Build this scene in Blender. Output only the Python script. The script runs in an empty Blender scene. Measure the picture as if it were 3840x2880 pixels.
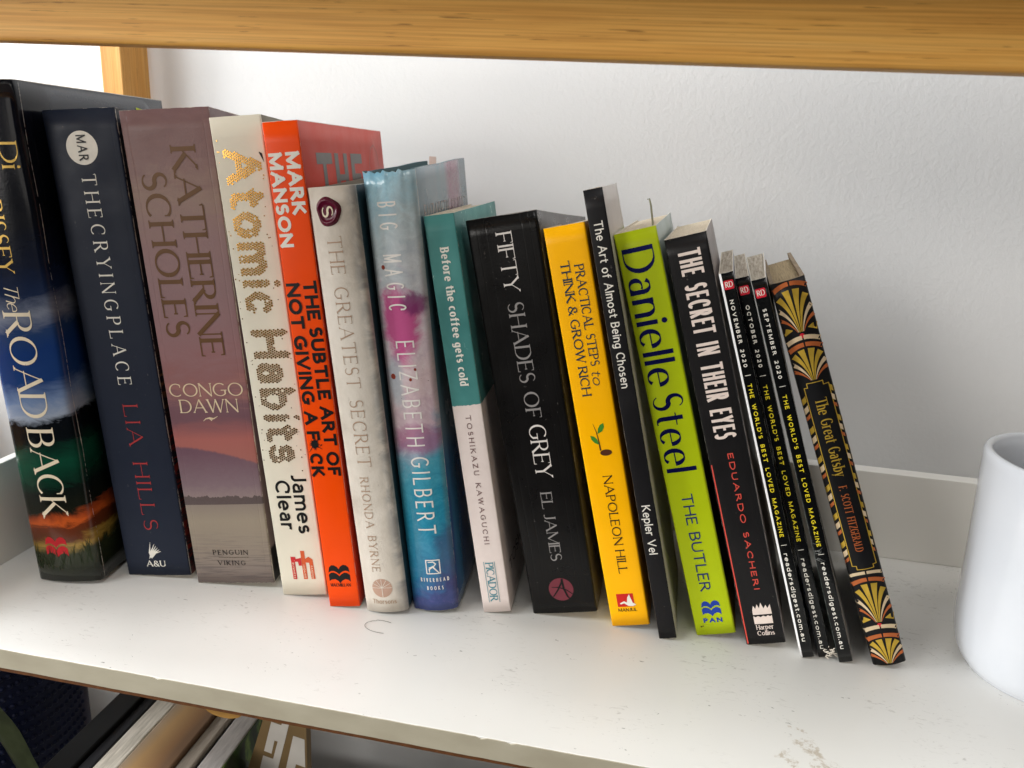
import bpy, bmesh, math, random
from mathutils import Vector, Matrix
from mathutils.geometry import tessellate_polygon
random.seed(11)
MM = 0.001
SC = bpy.context.scene
COL = SC.collection

# ------------------------------------------------------------------ camera
cd = bpy.data.cameras.new('camera'); cam = bpy.data.objects.new('camera', cd); COL.objects.link(cam)
RIGHT = Vector((0.9804804, 0.189621, 0.051982)); DOWN = Vector((0.1022888, -0.2661517, -0.9584885)); FWD = Vector((-0.1679144, 0.9450964, -0.2803526))
M = Matrix((RIGHT, -DOWN, -FWD)).transposed().to_4x4(); M.translation = Vector((0, 0, .2225))
cam.matrix_world = M
cd.sensor_width = 36; cd.lens = 27.373; cd.clip_start = .01; cd.clip_end = 50
cd.dof.use_dof = True; cd.dof.focus_distance = .36; cd.dof.aperture_fstop = 20
SC.camera = cam

# ------------------------------------------------------------------ light
W = bpy.data.worlds.new('World'); SC.world = W; W.use_nodes = True
wn = W.node_tree; bg = wn.nodes['Background']
wt = wn.nodes.new('ShaderNodeTexCoord'); ws = wn.nodes.new('ShaderNodeSeparateXYZ'); wr = wn.nodes.new('ShaderNodeValToRGB')
wm = wn.nodes.new('ShaderNodeMath'); wm.operation = 'MULTIPLY_ADD'; wm.inputs[1].default_value = .5; wm.inputs[2].default_value = .5
wn.links.new(wt.outputs['Generated'], ws.inputs[0]); wn.links.new(ws.outputs[2], wm.inputs[0]); wn.links.new(wm.outputs[0], wr.inputs[0])
wr.color_ramp.elements[0].position = .25; wr.color_ramp.elements[0].color = (.10, .085, .07, 1)
wr.color_ramp.elements[1].position = .62; wr.color_ramp.elements[1].color = (.62, .64, .68, 1)
wn.links.new(wr.outputs[0], bg.inputs[0]); bg.inputs[1].default_value = .06

def area(name, loc, aim, size, power, color, size_y=None):
    l = bpy.data.lights.new(name, 'AREA'); l.energy = power; l.color = color; l.size = size
    if size_y: l.shape = 'RECTANGLE'; l.size_y = size_y
    o = bpy.data.objects.new(name, l); COL.objects.link(o); o.location = loc
    o.rotation_euler = (Vector(aim) - Vector(loc)).to_track_quat('-Z', 'Y').to_euler()
    return o
area('window_light', (-1.9, .33, .6), (0, .36, .1), .5, 40, (.975, .99, 1), .5)            # side window, left of the shelf
area('window_light_low', (-1.9, -.4, .2), (0, .36, .1), .5, 23, (.98, .99, 1))
area('window_light_upper', (-1.0, -.5, 1.0), (-.1, .42, .12), .5, 5.5, (.97, .99, 1))
area('added_wall_fill', (-.78, .08, .52), (-.36, .5, .25), .3, 3.8, (.97, .99, 1))  # added fill brightening the wall beside the post, not a window of its own
area('added_shelf_fill', (.1, -.5, 1.9), (0, .36, .0), .7, 15, (1, .99, .97))  # added overhead fill for the dim front of the shelf, no known fitting
area('room_light', (-1.35, -1.55, .5), (0, .36, .1), .7, 20, (1, .965, .91))               # bright room behind the viewer
area('room_light_front', (-.1, -2, .6), (0, .36, .1), 1.0, 5, (1, .95, .88))
area('room_light_right', (1.6, -.8, 1.0), (0, .36, .1), .8, 3, (1, .84, .66))
SC.render.engine = 'CYCLES'
SC.cycles.use_denoising = True
SC.cycles.max_bounces = 8; SC.cycles.diffuse_bounces = 5; SC.cycles.glossy_bounces = 4
vs = SC.view_settings; vs.view_transform = 'Standard'; vs.look = 'None'; vs.exposure = 0; vs.gamma = 1; vs.use_curve_mapping = False

# ------------------------------------------------------------------ helpers
def lin(c):
    return tuple(((x / 255) / 12.92 if x / 255 <= .04045 else ((x / 255 + .055) / 1.055) ** 2.4) for x in c[:3]) + (1,)

class NT:
    def __init__(s, name):
        s.m = bpy.data.materials.new(name); s.m.use_nodes = True; s.t = s.m.node_tree
        s.b = s.t.nodes['Principled BSDF']
    def n(s, typ, ins=None, out=0, **pr):
        nd = s.t.nodes.new('ShaderNode' + typ)
        for k, v in pr.items(): setattr(nd, k, v)
        for k, v in (ins or {}).items(): s.put(nd.inputs[k], v)
        return nd.outputs[out]
    def put(s, inp, v):
        if isinstance(v, bpy.types.NodeSocket): s.t.links.new(v, inp)
        else: inp.default_value = v
    def set(s, **kw):
        for k, v in kw.items(): s.put(s.b.inputs[k.replace('_', ' ')], v)
    def math(s, op, a, b=0., c=0.):
        return s.n('Math', {0: a, 1: b, 2: c}, operation=op)
    def mix(s, f, a, b, mode='MIX'):
        nd = s.t.nodes.new('ShaderNodeMix'); nd.data_type = 'RGBA'; nd.blend_type = mode
        s.put(nd.inputs[0], f); s.put(nd.inputs[6], a); s.put(nd.inputs[7], b)
        return nd.outputs[2]
    def ramp(s, f, stops, interp='LINEAR'):
        nd = s.t.nodes.new('ShaderNodeValToRGB'); cr = nd.color_ramp; cr.interpolation = interp
        while len(cr.elements) < len(stops): cr.elements.new(.5)
        for e, (p, c) in zip(cr.elements, stops): e.position = p; e.color = c if len(c) == 4 and max(c) <= 1 else lin(c)
        s.put(nd.inputs[0], f); return nd.outputs[0]
    def obj(s): return s.n('TexCoord', out=3)
    def uv(s):
        nd = s.t.nodes.new('ShaderNodeTexCoord'); sp = s.t.nodes.new('ShaderNodeSeparateXYZ'); s.t.links.new(nd.outputs[2], sp.inputs[0])
        return s.math('MULTIPLY', sp.outputs[0], 100.), s.math('MULTIPLY', sp.outputs[1], 100.)
    def noise(s, vec=None, scale=5., detail=3., rough=.5, dist=0., out=0):
        i = {'Scale': scale, 'Detail': detail, 'Roughness': rough, 'Distortion': dist}
        if vec is not None: i['Vector'] = vec
        return s.n('TexNoise', i, out=out)
    def map(s, vec, scale=(1, 1, 1), loc=(0, 0, 0)):
        return s.n('Mapping', {0: vec, 1: loc, 3: scale})
    def bump(s, h, strength=.2, dist=.001):
        s.put(s.b.inputs['Normal'], s.n('Bump', {'Strength': strength, 'Distance': dist, 'Height': h}))
    def step(s, x, a, b):
        nd = s.t.nodes.new('ShaderNodeMapRange'); nd.interpolation_type = 'SMOOTHSTEP'
        s.put(nd.inputs[0], x); nd.inputs[1].default_value = a; nd.inputs[2].default_value = b
        return nd.outputs[0]

def plain(name, c, rough=.5, mottle=.08, scale=60., bump=.0, metallic=0., spec=.25, fib=(1, 1, 1)):
    t = NT(name); o = t.map(t.obj(), fib); n = t.noise(o, scale, 5)
    col = lin(c); a = tuple(x * (1 - mottle) for x in col[:3]) + (1,); b = tuple(min(1, x * (1 + mottle)) for x in col[:3]) + (1,)
    t.set(Base_Color=t.ramp(n, [(.3, a), (.7, b)]), Roughness=rough, Metallic=metallic)
    t.b.inputs['Specular IOR Level'].default_value = spec
    if bump: t.bump(n, bump)
    return t.m

def link(name, me, mat=None, parent=None):
    o = bpy.data.objects.new(name, me); COL.objects.link(o)
    if mat is not None:
        for m in (mat if isinstance(mat, (list, tuple)) else [mat]): me.materials.append(m)
    if parent: o.parent = parent
    return o
def mesh(name, vs_, fs, mat=None, parent=None, smooth=False, scale=MM):
    me = bpy.data.meshes.new(name); me.from_pydata([tuple(c * scale for c in v) for v in vs_], [], fs); me.update()
    if smooth:
        for p in me.polygons: p.use_smooth = True
    return link(name, me, mat, parent)
def tag(o, label=None, cat=None, group=None, kind=None):
    if label: o['label'] = label
    if cat: o['category'] = cat
    if group: o['group'] = group
    if kind: o['kind'] = kind
    return o
def box(name, a, b, mat, parent=None, bevel=0., segs=2):
    bm = bmesh.new(); bmesh.ops.create_cube(bm, size=1)
    for v in bm.verts: v.co = Vector([(a[i] + b[i]) / 2 + v.co[i] * (b[i] - a[i]) for i in range(3)]) * MM
    if bevel: bmesh.ops.bevel(bm, geom=bm.edges[:], offset=bevel * MM, segments=segs, affect='EDGES', profile=.5)
    me = bpy.data.meshes.new(name); bm.to_mesh(me); bm.free()
    return link(name, me, mat, parent)
def empty(name, loc=(0, 0, 0), rot=(0, 0, 0)):
    o = bpy.data.objects.new(name, None); COL.objects.link(o); o.empty_display_size = .02
    o.location = [c * MM for c in loc]; o.rotation_euler = rot
    return o

# ------------------------------------------------------------------ shared materials
def m_wall():
    t = NT('wall_paint'); o = t.obj()
    n = t.noise(o, 300., 3, .6, .25); n2 = t.noise(o, 55., 2)
    h = t.math('ADD', t.step(n, .32, .74), t.math('MULTIPLY', n2, .7))
    t.set(Base_Color=t.ramp(t.noise(o, 6., 3), [(.3, (208, 209, 210)), (.7, (216, 216, 216))]), Roughness=.62)
    t.bump(t.math('MULTIPLY', h, t.math('ADD', .35, t.noise(o, 9., 4))), .13, .0008); return t.m
def m_melamine():
    t = NT('white_melamine'); o = t.obj()
    base = t.ramp(t.noise(o, 9., 4), [(.3, (226, 225, 220)), (.7, (233, 232, 228))])
    # grey rubbed-in scuffs, in patches
    s1 = t.step(t.noise(t.map(o, (1, 2.6, 1)), 190., 4, .62, 1.2), .575, .70)
    p1 = t.step(t.noise(o, 17., 2), .46, .66)
    sc = t.math('MULTIPLY', t.math('MULTIPLY', s1, p1), .55)
    col = t.mix(sc, base, lin((150, 146, 138)))
    s2 = t.step(t.noise(t.map(o, (.8, 2.0, 1), (3, 5, 0)), 420., 2, .5, .8), .695, .735)
    p2 = t.step(t.noise(o, 29., 2), .5, .62)
    col = t.mix(t.math('MULTIPLY', t.math('MULTIPLY', s2, p2), .75), col, lin((92, 88, 82)))
    # dried tan spill near the front edge
    nz = t.n('VectorMath', {0: t.noise(o, 130., 4, .65, out=1), 1: (.5, .5, .5)}, operation='SUBTRACT')
    ov = t.n('VectorMath', {0: o, 1: t.n('VectorMath', {0: nz, 'Scale': .022}, operation='SCALE')}, operation='ADD')
    msk = None
    for cx, cy, r in ((78, 283, 4.0), (81.5, 277.5, 4.4), (85, 271.5, 5.5), (70, 274, 3.4), (88, 266, 5.5), (77, 289, 2.6), (72.5, 290.5, 1.8)):
        d = t.n('VectorMath', {0: ov, 1: (cx * MM, cy * MM, 0)}, operation='DISTANCE', out=1)
        k = t.math('SUBTRACT', 1., t.step(d, r * .45 * MM, r * MM))
        msk = k if msk is None else t.math('MAXIMUM', msk, k)
    fib = t.step(t.noise(o, 330., 4, .7, 1.5), .40, .60)
    col = t.mix(t.math('MULTIPLY', t.math('MULTIPLY', msk, fib), .62), col, lin((168, 150, 122)))
    t.set(Base_Color=col, Roughness=t.ramp(t.noise(o, 60., 3), [(.3, (.34,) * 3 + (1,)), (.7, (.46,) * 3 + (1,))]))
    t.bump(t.noise(o, 900., 2), .05, .0003); return t.m
def m_edgeband():
    t = NT('edge_band'); o = t.obj()
    col = t.ramp(t.noise(t.map(o, (1, 1, 2)), 40., 4), [(.3, (162, 154, 134)), (.7, (176, 169, 149))])
    t.set(Base_Color=col, Roughness=.5); t.bump(t.noise(o, 700., 2), .06, .0003); return t.m
def m_wood(name, axis, dark=1., cs=((212, 150, 70), (232, 174, 88), (240, 190, 108))):
    t = NT(name); o = t.obj()
    sc = [34., 34., 34.]; sc[axis] = 1.6
    v = t.map(o, tuple(sc))
    g = t.noise(v, 4., 6, .62, 1.1)
    f = t.noise(t.map(o, tuple(12 if i == axis else 1500 for i in range(3))), 1., 3, .6)
    col = t.ramp(g, [(.22, cs[0]), (.46, cs[1]), (.78, cs[2])])
    col = t.mix(t.math('MULTIPLY', t.step(f, .38, .66), .40), col, lin((158, 100, 40)))
    po = t.step(t.noise(t.map(o, tuple(55 if i == axis else 1500 for i in range(3)), (.3, .7, .1)), 1., 2, .5), .66, .72)
    col = t.mix(t.math('MULTIPLY', po, .62), col, lin((104, 62, 24)))
    big = t.noise(t.map(o, tuple(3 if i == axis else 45 for i in range(3))), 1., 2)
    col = t.mix(t.math('MULTIPLY', t.step(big, .5, .75), .22), col, lin((158, 104, 48)))
    t.set(Base_Color=col, Roughness=.5); t.b.inputs['Specular IOR Level'].default_value = .2; t.bump(f, .09, .0004); return t.m
def m_pages(name='page_block', c=((176, 160, 136), (205, 192, 170)), scale=2600.):
    t = NT(name); o = t.obj()
    st = t.noise(t.map(o, (scale / 10, 6, 6)), 10., 3, .7)
    col = t.ramp(st, [(.28, c[0]), (.7, c[1])])
    t.set(Base_Color=col, Roughness=.85); t.bump(st, .35, .0006); return t.m
M_WALL = m_wall(); M_MEL = m_melamine(); M_LIP = plain('white_lip_paint', (226, 224, 218), .45, .02, 14., .02); M_BAND = m_edgeband()
M_RAIL = m_wood('pine_rail_wood', 0); M_POST = m_wood('pine_post_wood', 2, cs=((190, 132, 66), (216, 160, 86), (228, 180, 110)))
M_RAW = plain('raw_board_core', (92, 56, 28), .8, .25, 300., .2)
M_PAGES = m_pages(); M_MAGPAGES = m_pages('magazine_pages', ((120, 108, 94), (196, 186, 170)), 900.); M_PALEPAGES = m_pages('pale_pages', ((196, 188, 172), (220, 214, 200)))
M_PAPER = plain('cover_paper_edge', (214, 206, 192), .8, .1, 400.)

# ------------------------------------------------------------------ setting: wall, shelf, frame
wall = mesh('wall', [(-2200, 507, -900), (2200, 507, -900), (2200, 507, 2400), (-2200, 507, 2400)], [(0, 1, 2, 3)], M_WALL)
tag(wall, kind='structure')
SHX0, SHX1, SHY0, SHY1 = -332, 460, 253.6, 462.6
sh = empty('shelf', (60, 253.6, 0)); tag(sh, 'white melamine shelf board under the book row with raised lips at back and left', 'shelf')
def local(o):
    o.parent = sh; o.matrix_parent_inverse = Matrix.Translation(Vector(sh.location)).inverted(); return o
local(box('board', (SHX0 + 5.8, SHY0 + .05, -11.0), (SHX1, SHY1 + 9.5, 0), M_MEL, None, .25, 2))
def wavy_strip(name, y, z0, z1, thick, mat, amp, seed):
    r = random.Random(seed); vs_, fs = [], []
    n = 330; off = 0
    for i in range(n + 1):
        x = SHX0 + 5.8 + (SHX1 - SHX0 - 5.8) * i / n
        off = off * .82 + r.uniform(-1, 1) * amp * .5
        top = z1 - abs(off) * .55 - (.75 if r.random() < .012 else 0); bot = z0 + off * .6
        vs_ += [(x, y - thick, top), (x, y - thick, bot), (x, y + .3, bot), (x, y + .3, top)]
    for i in range(n):
        a, b = 4 * i, 4 * i + 4
        for k in range(4): fs.append((a + k, a + (k + 1) % 4, b + (k + 1) % 4, b + k))
    return local(mesh(name, vs_, fs, mat))
wavy_strip('edge_band', SHY0, -9.7, -.15, .45, M_BAND, .22, 3)
wavy_strip('raw_core_edge', SHY0, -11.5, -8.8, .12, M_RAW, .2, 5)
local(box('back_lip', (SHX0 - 2, SHY1, .05), (SHX1, SHY1 + 9.5, 54.5), M_LIP, None, .5, 2))
local(box('side_lip', (SHX0, SHY0 + 2, -11), (SHX0 + 5.6, SHY1 - .1, 54.5), M_LIP, None, .5, 2))
# wooden half-round plug under the board
vsx = []; N = 18
for s in (0, 1):
    for i in range(N + 1):
        a = math.pi * i / N; vsx.append((-163 + 9 * math.cos(a), 254.6 + s * 9, -11.0 - 4.3 * math.sin(a)))
fsx = [(i, i + 1, N + 2 + i, N + 1 + i) for i in range(N)] + [tuple(range(N + 1)), tuple(range(2 * N + 1, N, -1))]
local(mesh('wooden_plug', vsx, fsx, plain('plug_wood', (150, 112, 56), .6, .15, 80.)))

rail = empty('wooden_rail', (40, 253, 255)); tag(rail, 'long golden pine rail running across above the books', 'shelf rail')
rb = box('rail_beam', (-560, 253.4, 251.9), (620, 263, 273.3), M_RAIL, None, 1.4, 3); rb.parent = rail; rb.matrix_parent_inverse = Matrix.Translation(Vector(rail.location)).inverted()
fp = box('wooden_post', (-361.5, 252, -420), (-347.0, 280, 252), M_POST, None, .5); tag(fp, 'front pine post carrying the left end of the rail', 'post')
us = box('upper_shelf', (-560, 200, 273.5), (620, 296, 288), M_MEL, None, .4); tag(us, 'white upper shelf board resting on the golden pine rail', 'shelf')
post = box('wooden_post', (-361.5, 474, -420), (-347.0, 502, 420), M_POST, None, .5); tag(post, 'upright pine post against the wall behind the leftmost books', 'post')
sp = box('added_shade_panel', (-538, 236, -900), (-530, 505, 42), M_MEL, None, .4); tag(sp, 'white panel added out of view on the left to shade the space below the shelf', 'panel')  # unseen panel, added to keep the window light out of the lower bay
low = box('lower_shelf', (-529, 236, -268), (SHX1, 475, -256), M_MEL, None, .4); tag(low, 'white lower shelf board carrying the dark roller and magazines', 'shelf')

# ------------------------------------------------------------------ stroke lettering
def A(cx, cy, rx, ry, a0, a1): return ('c', cx, cy, rx, ry, a0, a1)
def L(w, *p, s=''): return ('l', w, p, s)
k, n_ = 'k', 'n'
G = {
 'A': (.82, [L(n_, (0, 0), (.41, 1), s='h'), L(k, (.41, 1), (.82, 0), s='-h'), L(n_, (.15, .36), (.67, .36))]),
 'B': (.56, [L(k, (0, 0), (0, 1), s='hh'), L(n_, (0, 1), (.26, 1)), A(.26, .76, .24, .24, 90, -90), L(n_, (0, .52), (.28, .52)), A(.28, .26, .28, .26, 90, -90), L(n_, (0, 0), (.28, 0))]),
 'C': (.74, [A(.42, .5, .42, .5, 48, 312), L(n_, (.70, .87), (.70, .74), s='')]),
 'D': (.74, [L(k, (0, 0), (0, 1), s='hh'), L(n_, (0, 1), (.28, 1)), A(.28, .5, .46, .5, 90, -90), L(n_, (0, 0), (.28, 0))]),
 'E': (.5, [L(k, (0, 0), (0, 1), s='hh'), L(n_, (0, 1), (.47, 1), s='-v'), L(n_, (0, .52), (.38, .52), s='-v'), L(n_, (0, 0), (.5, 0), s='-v')]),
 'F': (.47, [L(k, (0, 0), (0, 1), s='hh'), L(n_, (0, 1), (.47, 1), s='-v'), L(n_, (0, .5), (.37, .5), s='-v')]),
 'G': (.8, [A(.42, .5, .42, .5, 48, 318), L(k, (.74, .17), (.74, .45)), L(n_, (.52, .45), (.80, .45))]),
 'H': (.7, [L(k, (0, 0), (0, 1), s='hh'), L(k, (.7, 0), (.7, 1), s='hh'), L(n_, (0, .52), (.7, .52))]),
 'I': (.0, [L(k, (0, 0), (0, 1), s='hh')]),
 'J': (.3, [L(k, (.3, .22), (.3, 1), s='-h'), A(.1, .22, .2, .22, 0, -120)]),
 'K': (.66, [L(k, (0, 0), (0, 1), s='hh'), L(n_, (0, .4), (.58, 1), s='-h'), L(k, (.17, .56), (.66, 0), s='-h')]),
 'L': (.5, [L(k, (0, 0), (0, 1), s='hh'), L(n_, (0, 0), (.5, 0), s='-v')]),
 'M': (.9, [L(n_, (0, 0), (0, 1), s='hh'), L(k, (0, 1), (.45, .06)), L(n_, (.45, .06), (.9, 1)), L(k, (.9, 1), (.9, 0), s='hh')]),
 'N': (.74, [L(n_, (0, 0), (0, 1), s='hh'), L(k, (0, 1), (.74, 0)), L(n_, (.74, 0), (.74, 1), s='-h')]),
 'O': (.88, [A(.44, .5, .44, .5, 0, 360)]),
 'P': (.52, [L(k, (0, 0), (0, 1), s='hh'), L(n_, (0, 1), (.26, 1)), A(.26, .74, .26, .26, 90, -90), L(n_, (0, .48), (.26, .48))]),
 'R': (.64, [L(k, (0, 0), (0, 1), s='hh'), L(n_, (0, 1), (.26, 1)), A(.26, .75, .25, .25, 90, -90), L(n_, (0, .5), (.26, .5)), L(k, (.25, .5), (.64, 0), s='-h')]),
 'S': (.5, [('s', .25, .75, .23, .25, 28, 270, .25, .26, .25, .26, 90, -152)]),
 'T': (.68, [L(k, (.34, 0), (.34, 1), s='h'), L(n_, (0, 1), (.68, 1), s='vv')]),
 'U': (.68, [L(k, (0, .32), (0, 1), s='-h'), A(.34, .32, .34, .32, 180, 360), L(n_, (.68, .32), (.68, 1), s='-h')]),
 'V': (.78, [L(k, (0, 1), (.39, 0), s='h'), L(n_, (.39, 0), (.78, 1), s='-h')]),
 'W': (1.1, [L(k, (0, 1), (.29, 0), s='h'), L(n_, (.29, 0), (.55, 1)), L(k, (.55, 1), (.82, 0)), L(n_, (.82, 0), (1.1, 1), s='-h')]),
 'X': (.7, [L(k, (0, 1), (.7, 0), s='hh'), L(n_, (0, 0), (.7, 1), s='hh')]),
 'Y': (.7, [L(k, (0, 1), (.35, .48), s='h'), L(n_, (.35, .48), (.7, 1), s='-h'), L(k, (.35, 0), (.35, .48), s='h')]),
 'Z': (.62, [L(n_, (.02, 1), (.6, 1), s='v'), L(k, (.6, 1), (.0, 0)), L(n_, (0, 0), (.62, 0), s='-v')]),
 'a': (.46, [A(.22, .45, .21, .23, 150, 0), L(k, (.43, .45), (.43, 0)), A(.22, .21, .22, .21, 60, 330)]),
 'b': (.52, [L(k, (0, 0), (0, 1), s='-h'), A(.25, .34, .27, .34, 150, -150)]),
 'c': (.46, [A(.27, .34, .27, .34, 48, 312)]),
 'd': (.52, [L(k, (.52, 0), (.52, 1), s='-h'), A(.27, .34, .27, .34, 30, 330)]),
 'e': (.52, [A(.27, .34, .27, .34, 0, 316), L(n_, (.02, .36), (.53, .36))]),
 'f': (.32, [L(k, (.13, 0), (.13, .8), s='h'), A(.33, .8, .2, .2, 180, 75), L(n_, (0, .66), (.32, .66))]),
 'g': (.52, [A(.26, .36, .26, .32, 0, 360), L(k, (.52, .66), (.52, -.06)), A(.27, -.06, .25, .22, 0, -150)]),
 'h': (.48, [L(k, (0, 0), (0, 1), s='hh'), A(.24, .42, .24, .26, 170, 0), L(k, (.48, .42), (.48, 0), s='-h')]),
 'i': (.0, [L(k, (0, 0), (0, .68), s='hh'), ('d', 0, .93)]),
 'k': (.46, [L(k, (0, 0), (0, 1), s='hh'), L(n_, (0, .28), (.42, .68), s='-h'), L(k, (.14, .4), (.46, 0), s='-h')]),
 'l': (.0, [L(k, (0, 0), (0, 1), s='hh')]),
 'm': (.82, [L(k, (0, 0), (0, .68), s='hh'), A(.205, .42, .205, .26, 170, 0), L(k, (.41, .42), (.41, 0), s='-h'), A(.615, .42, .205, .26, 170, 0), L(k, (.82, .42), (.82, 0), s='-h')]),
 'n': (.48, [L(k, (0, 0), (0, .68), s='hh'), A(.24, .42, .24, .26, 170, 0), L(k, (.48, .42), (.48, 0), s='-h')]),
 'o': (.56, [A(.28, .34, .28, .34, 0, 360)]),
 'p': (.52, [L(k, (0, -.28), (0, .68), s='hh'), A(.25, .34, .27, .34, 150, -150)]),
 'r': (.3, [L(k, (0, 0), (0, .68), s='hh'), A(.24, .42, .24, .26, 170, 62)]),
 's': (.4, [('s', .2, .51, .18, .17, 28, 270, .2, .175, .2, .175, 90, -152)]),
 't': (.32, [L(k, (.12, .18), (.12, .88)), A(.29, .18, .17, .18, 180, 290), L(n_, (0, .66), (.32, .66))]),
 'u': (.48, [L(k, (0, .26), (0, .68), s='-h'), A(.24, .26, .24, .26, 180, 350), L(k, (.48, .68), (.48, 0), s='hh')]),
 'v': (.5, [L(k, (0, .68), (.25, 0), s='h'), L(n_, (.25, 0), (.5, .68), s='-h')]),
 'w': (.76, [L(k, (0, .68), (.2, 0), s='h'), L(n_, (.2, 0), (.38, .68)), L(k, (.38, .68), (.57, 0)), L(n_, (.57, 0), (.76, .68), s='-h')]),
 'y': (.5, [L(k, (0, .68), (.25, 0), s='h'), L(n_, (.5, .68), (.16, -.26), s='h')]),
 '2': (.5, [A(.25, .72, .24, .28, 160, -30), L(k, (.45, .56), (.0, 0)), L(n_, (0, 0), (.5, 0))]),
 '0': (.56, [A(.28, .5, .28, .5, 0, 360)]),
 '.': (.0, [('d', 0, .05)]), ',': (.0, [L(n_, (.02, .06), (-.06, -.12))]), "'": (.0, [L(k, (0, .8), (0, 1))]),
 '|': (.0, [L(k, (0, -.1), (0, 1.1))]),
 '&': (.72, [A(.3, .77, .2, .22, -50, 230), L(k, (.15, .62), (.72, 0)), A(.28, .26, .28, .26, 120, 300), L(n_, (.42, .05), (.68, .46))]),
 ' ': (.34, []),
}
def arc(cx, cy, rx, ry, a0, a1, n=None):
    n = n or max(6, int(abs(a1 - a0) / 13))
    return [(cx + rx * math.cos(math.radians(a0 + (a1 - a0) * i / n)), cy + ry * math.sin(math.radians(a0 + (a1 - a0) * i / n))) for i in range(n + 1)]

class Ink:
    """flat printing on a surface: 2D strokes and fills in mm, mapped by place(x, y, lift)"""
    def __init__(s, place, step=None): s.place = place; s.v = []; s.f = []; s.z = 0; s.step = step
    def lift(s): s.z += 1; return .10 + .006 * (s.z % 26)
    def quads(s, left, right, closed=False):
        off = s.lift(); b = len(s.v)
        for a, c in zip(left, right): s.v += [s.place(a[0], a[1], off), s.place(c[0], c[1], off)]
        n = len(left)
        for i in range(n - 1): s.f.append((b + 2 * i, b + 2 * i + 1, b + 2 * i + 3, b + 2 * i + 2))
        if closed: s.f.append((b + 2 * n - 2, b + 2 * n - 1, b + 1, b))
    def stroke(s, pts, ws, closed=False):
        if s.step:
            q, w2 = [pts[0]], [ws[0]]
            for a, b, wa, wb in zip(pts, pts[1:], ws, ws[1:]):
                m = max(1, int(math.hypot(b[0] - a[0], b[1] - a[1]) / s.step))
                for i in range(1, m + 1): q.append((a[0] + (b[0] - a[0]) * i / m, a[1] + (b[1] - a[1]) * i / m)); w2.append(wa + (wb - wa) * i / m)
            pts, ws = q, w2
        n = len(pts); Lf, Rt = [], []
        for i in range(n):
            if closed: p, q = pts[i - 1], pts[(i + 1) % n]
            else: p, q = pts[max(0, i - 1)], pts[min(n - 1, i + 1)]
            a = (pts[i][0] - p[0], pts[i][1] - p[1]); b = (q[0] - pts[i][0], q[1] - pts[i][1])
            if math.hypot(*a) < 1e-9: a = b
            if math.hypot(*b) < 1e-9: b = a
            la, lb = math.hypot(*a) or 1, math.hypot(*b) or 1
            na, nb = (-a[1] / la, a[0] / la), (-b[1] / lb, b[0] / lb)
            m = (na[0] + nb[0], na[1] + nb[1]); lm = math.hypot(*m) or 1; m = (m[0] / lm, m[1] / lm)
            c = max(.5, m[0] * na[0] + m[1] * na[1]); h = ws[i] / 2 / c
            Lf.append((pts[i][0] + m[0] * h, pts[i][1] + m[1] * h)); Rt.append((pts[i][0] - m[0] * h, pts[i][1] - m[1] * h))
        s.quads(Rt, Lf, closed)
    def fill(s, pts, maxe=None):
        off = s.lift(); maxe = maxe or s.step
        tris = [[pts[i] for i in t] for t in tessellate_polygon([[Vector((p[0], p[1], 0)) for p in pts]])]
        if maxe:
            out = []
            while tris:
                t = tris.pop(); e = [math.dist(t[i], t[(i + 1) % 3]) for i in range(3)]; i = e.index(max(e))
                if e[i] > maxe * 1.5:
                    a, b, c = t[i], t[(i + 1) % 3], t[(i + 2) % 3]; m = ((a[0] + b[0]) / 2, (a[1] + b[1]) / 2)
                    tris += [[a, m, c], [m, b, c]]
                else: out.append(t)
            tris = out
        for t in tris:
            ar = (t[1][0] - t[0][0]) * (t[2][1] - t[0][1]) - (t[2][0] - t[0][0]) * (t[1][1] - t[0][1])
            if ar < 0: t = t[::-1]
            b = len(s.v); s.v += [s.place(p[0], p[1], off) for p in t]; s.f.append((b, b + 1, b + 2))
    def disc(s, c, rx, ry=None, n=20): s.fill([(c[0] + rx * math.cos(2 * math.pi * i / n), c[1] + (ry or rx) * math.sin(2 * math.pi * i / n)) for i in range(n)])
    def done(s, name, mat, parent):
        o = mesh(name, s.v, s.f, mat, parent)
        return o

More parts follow.
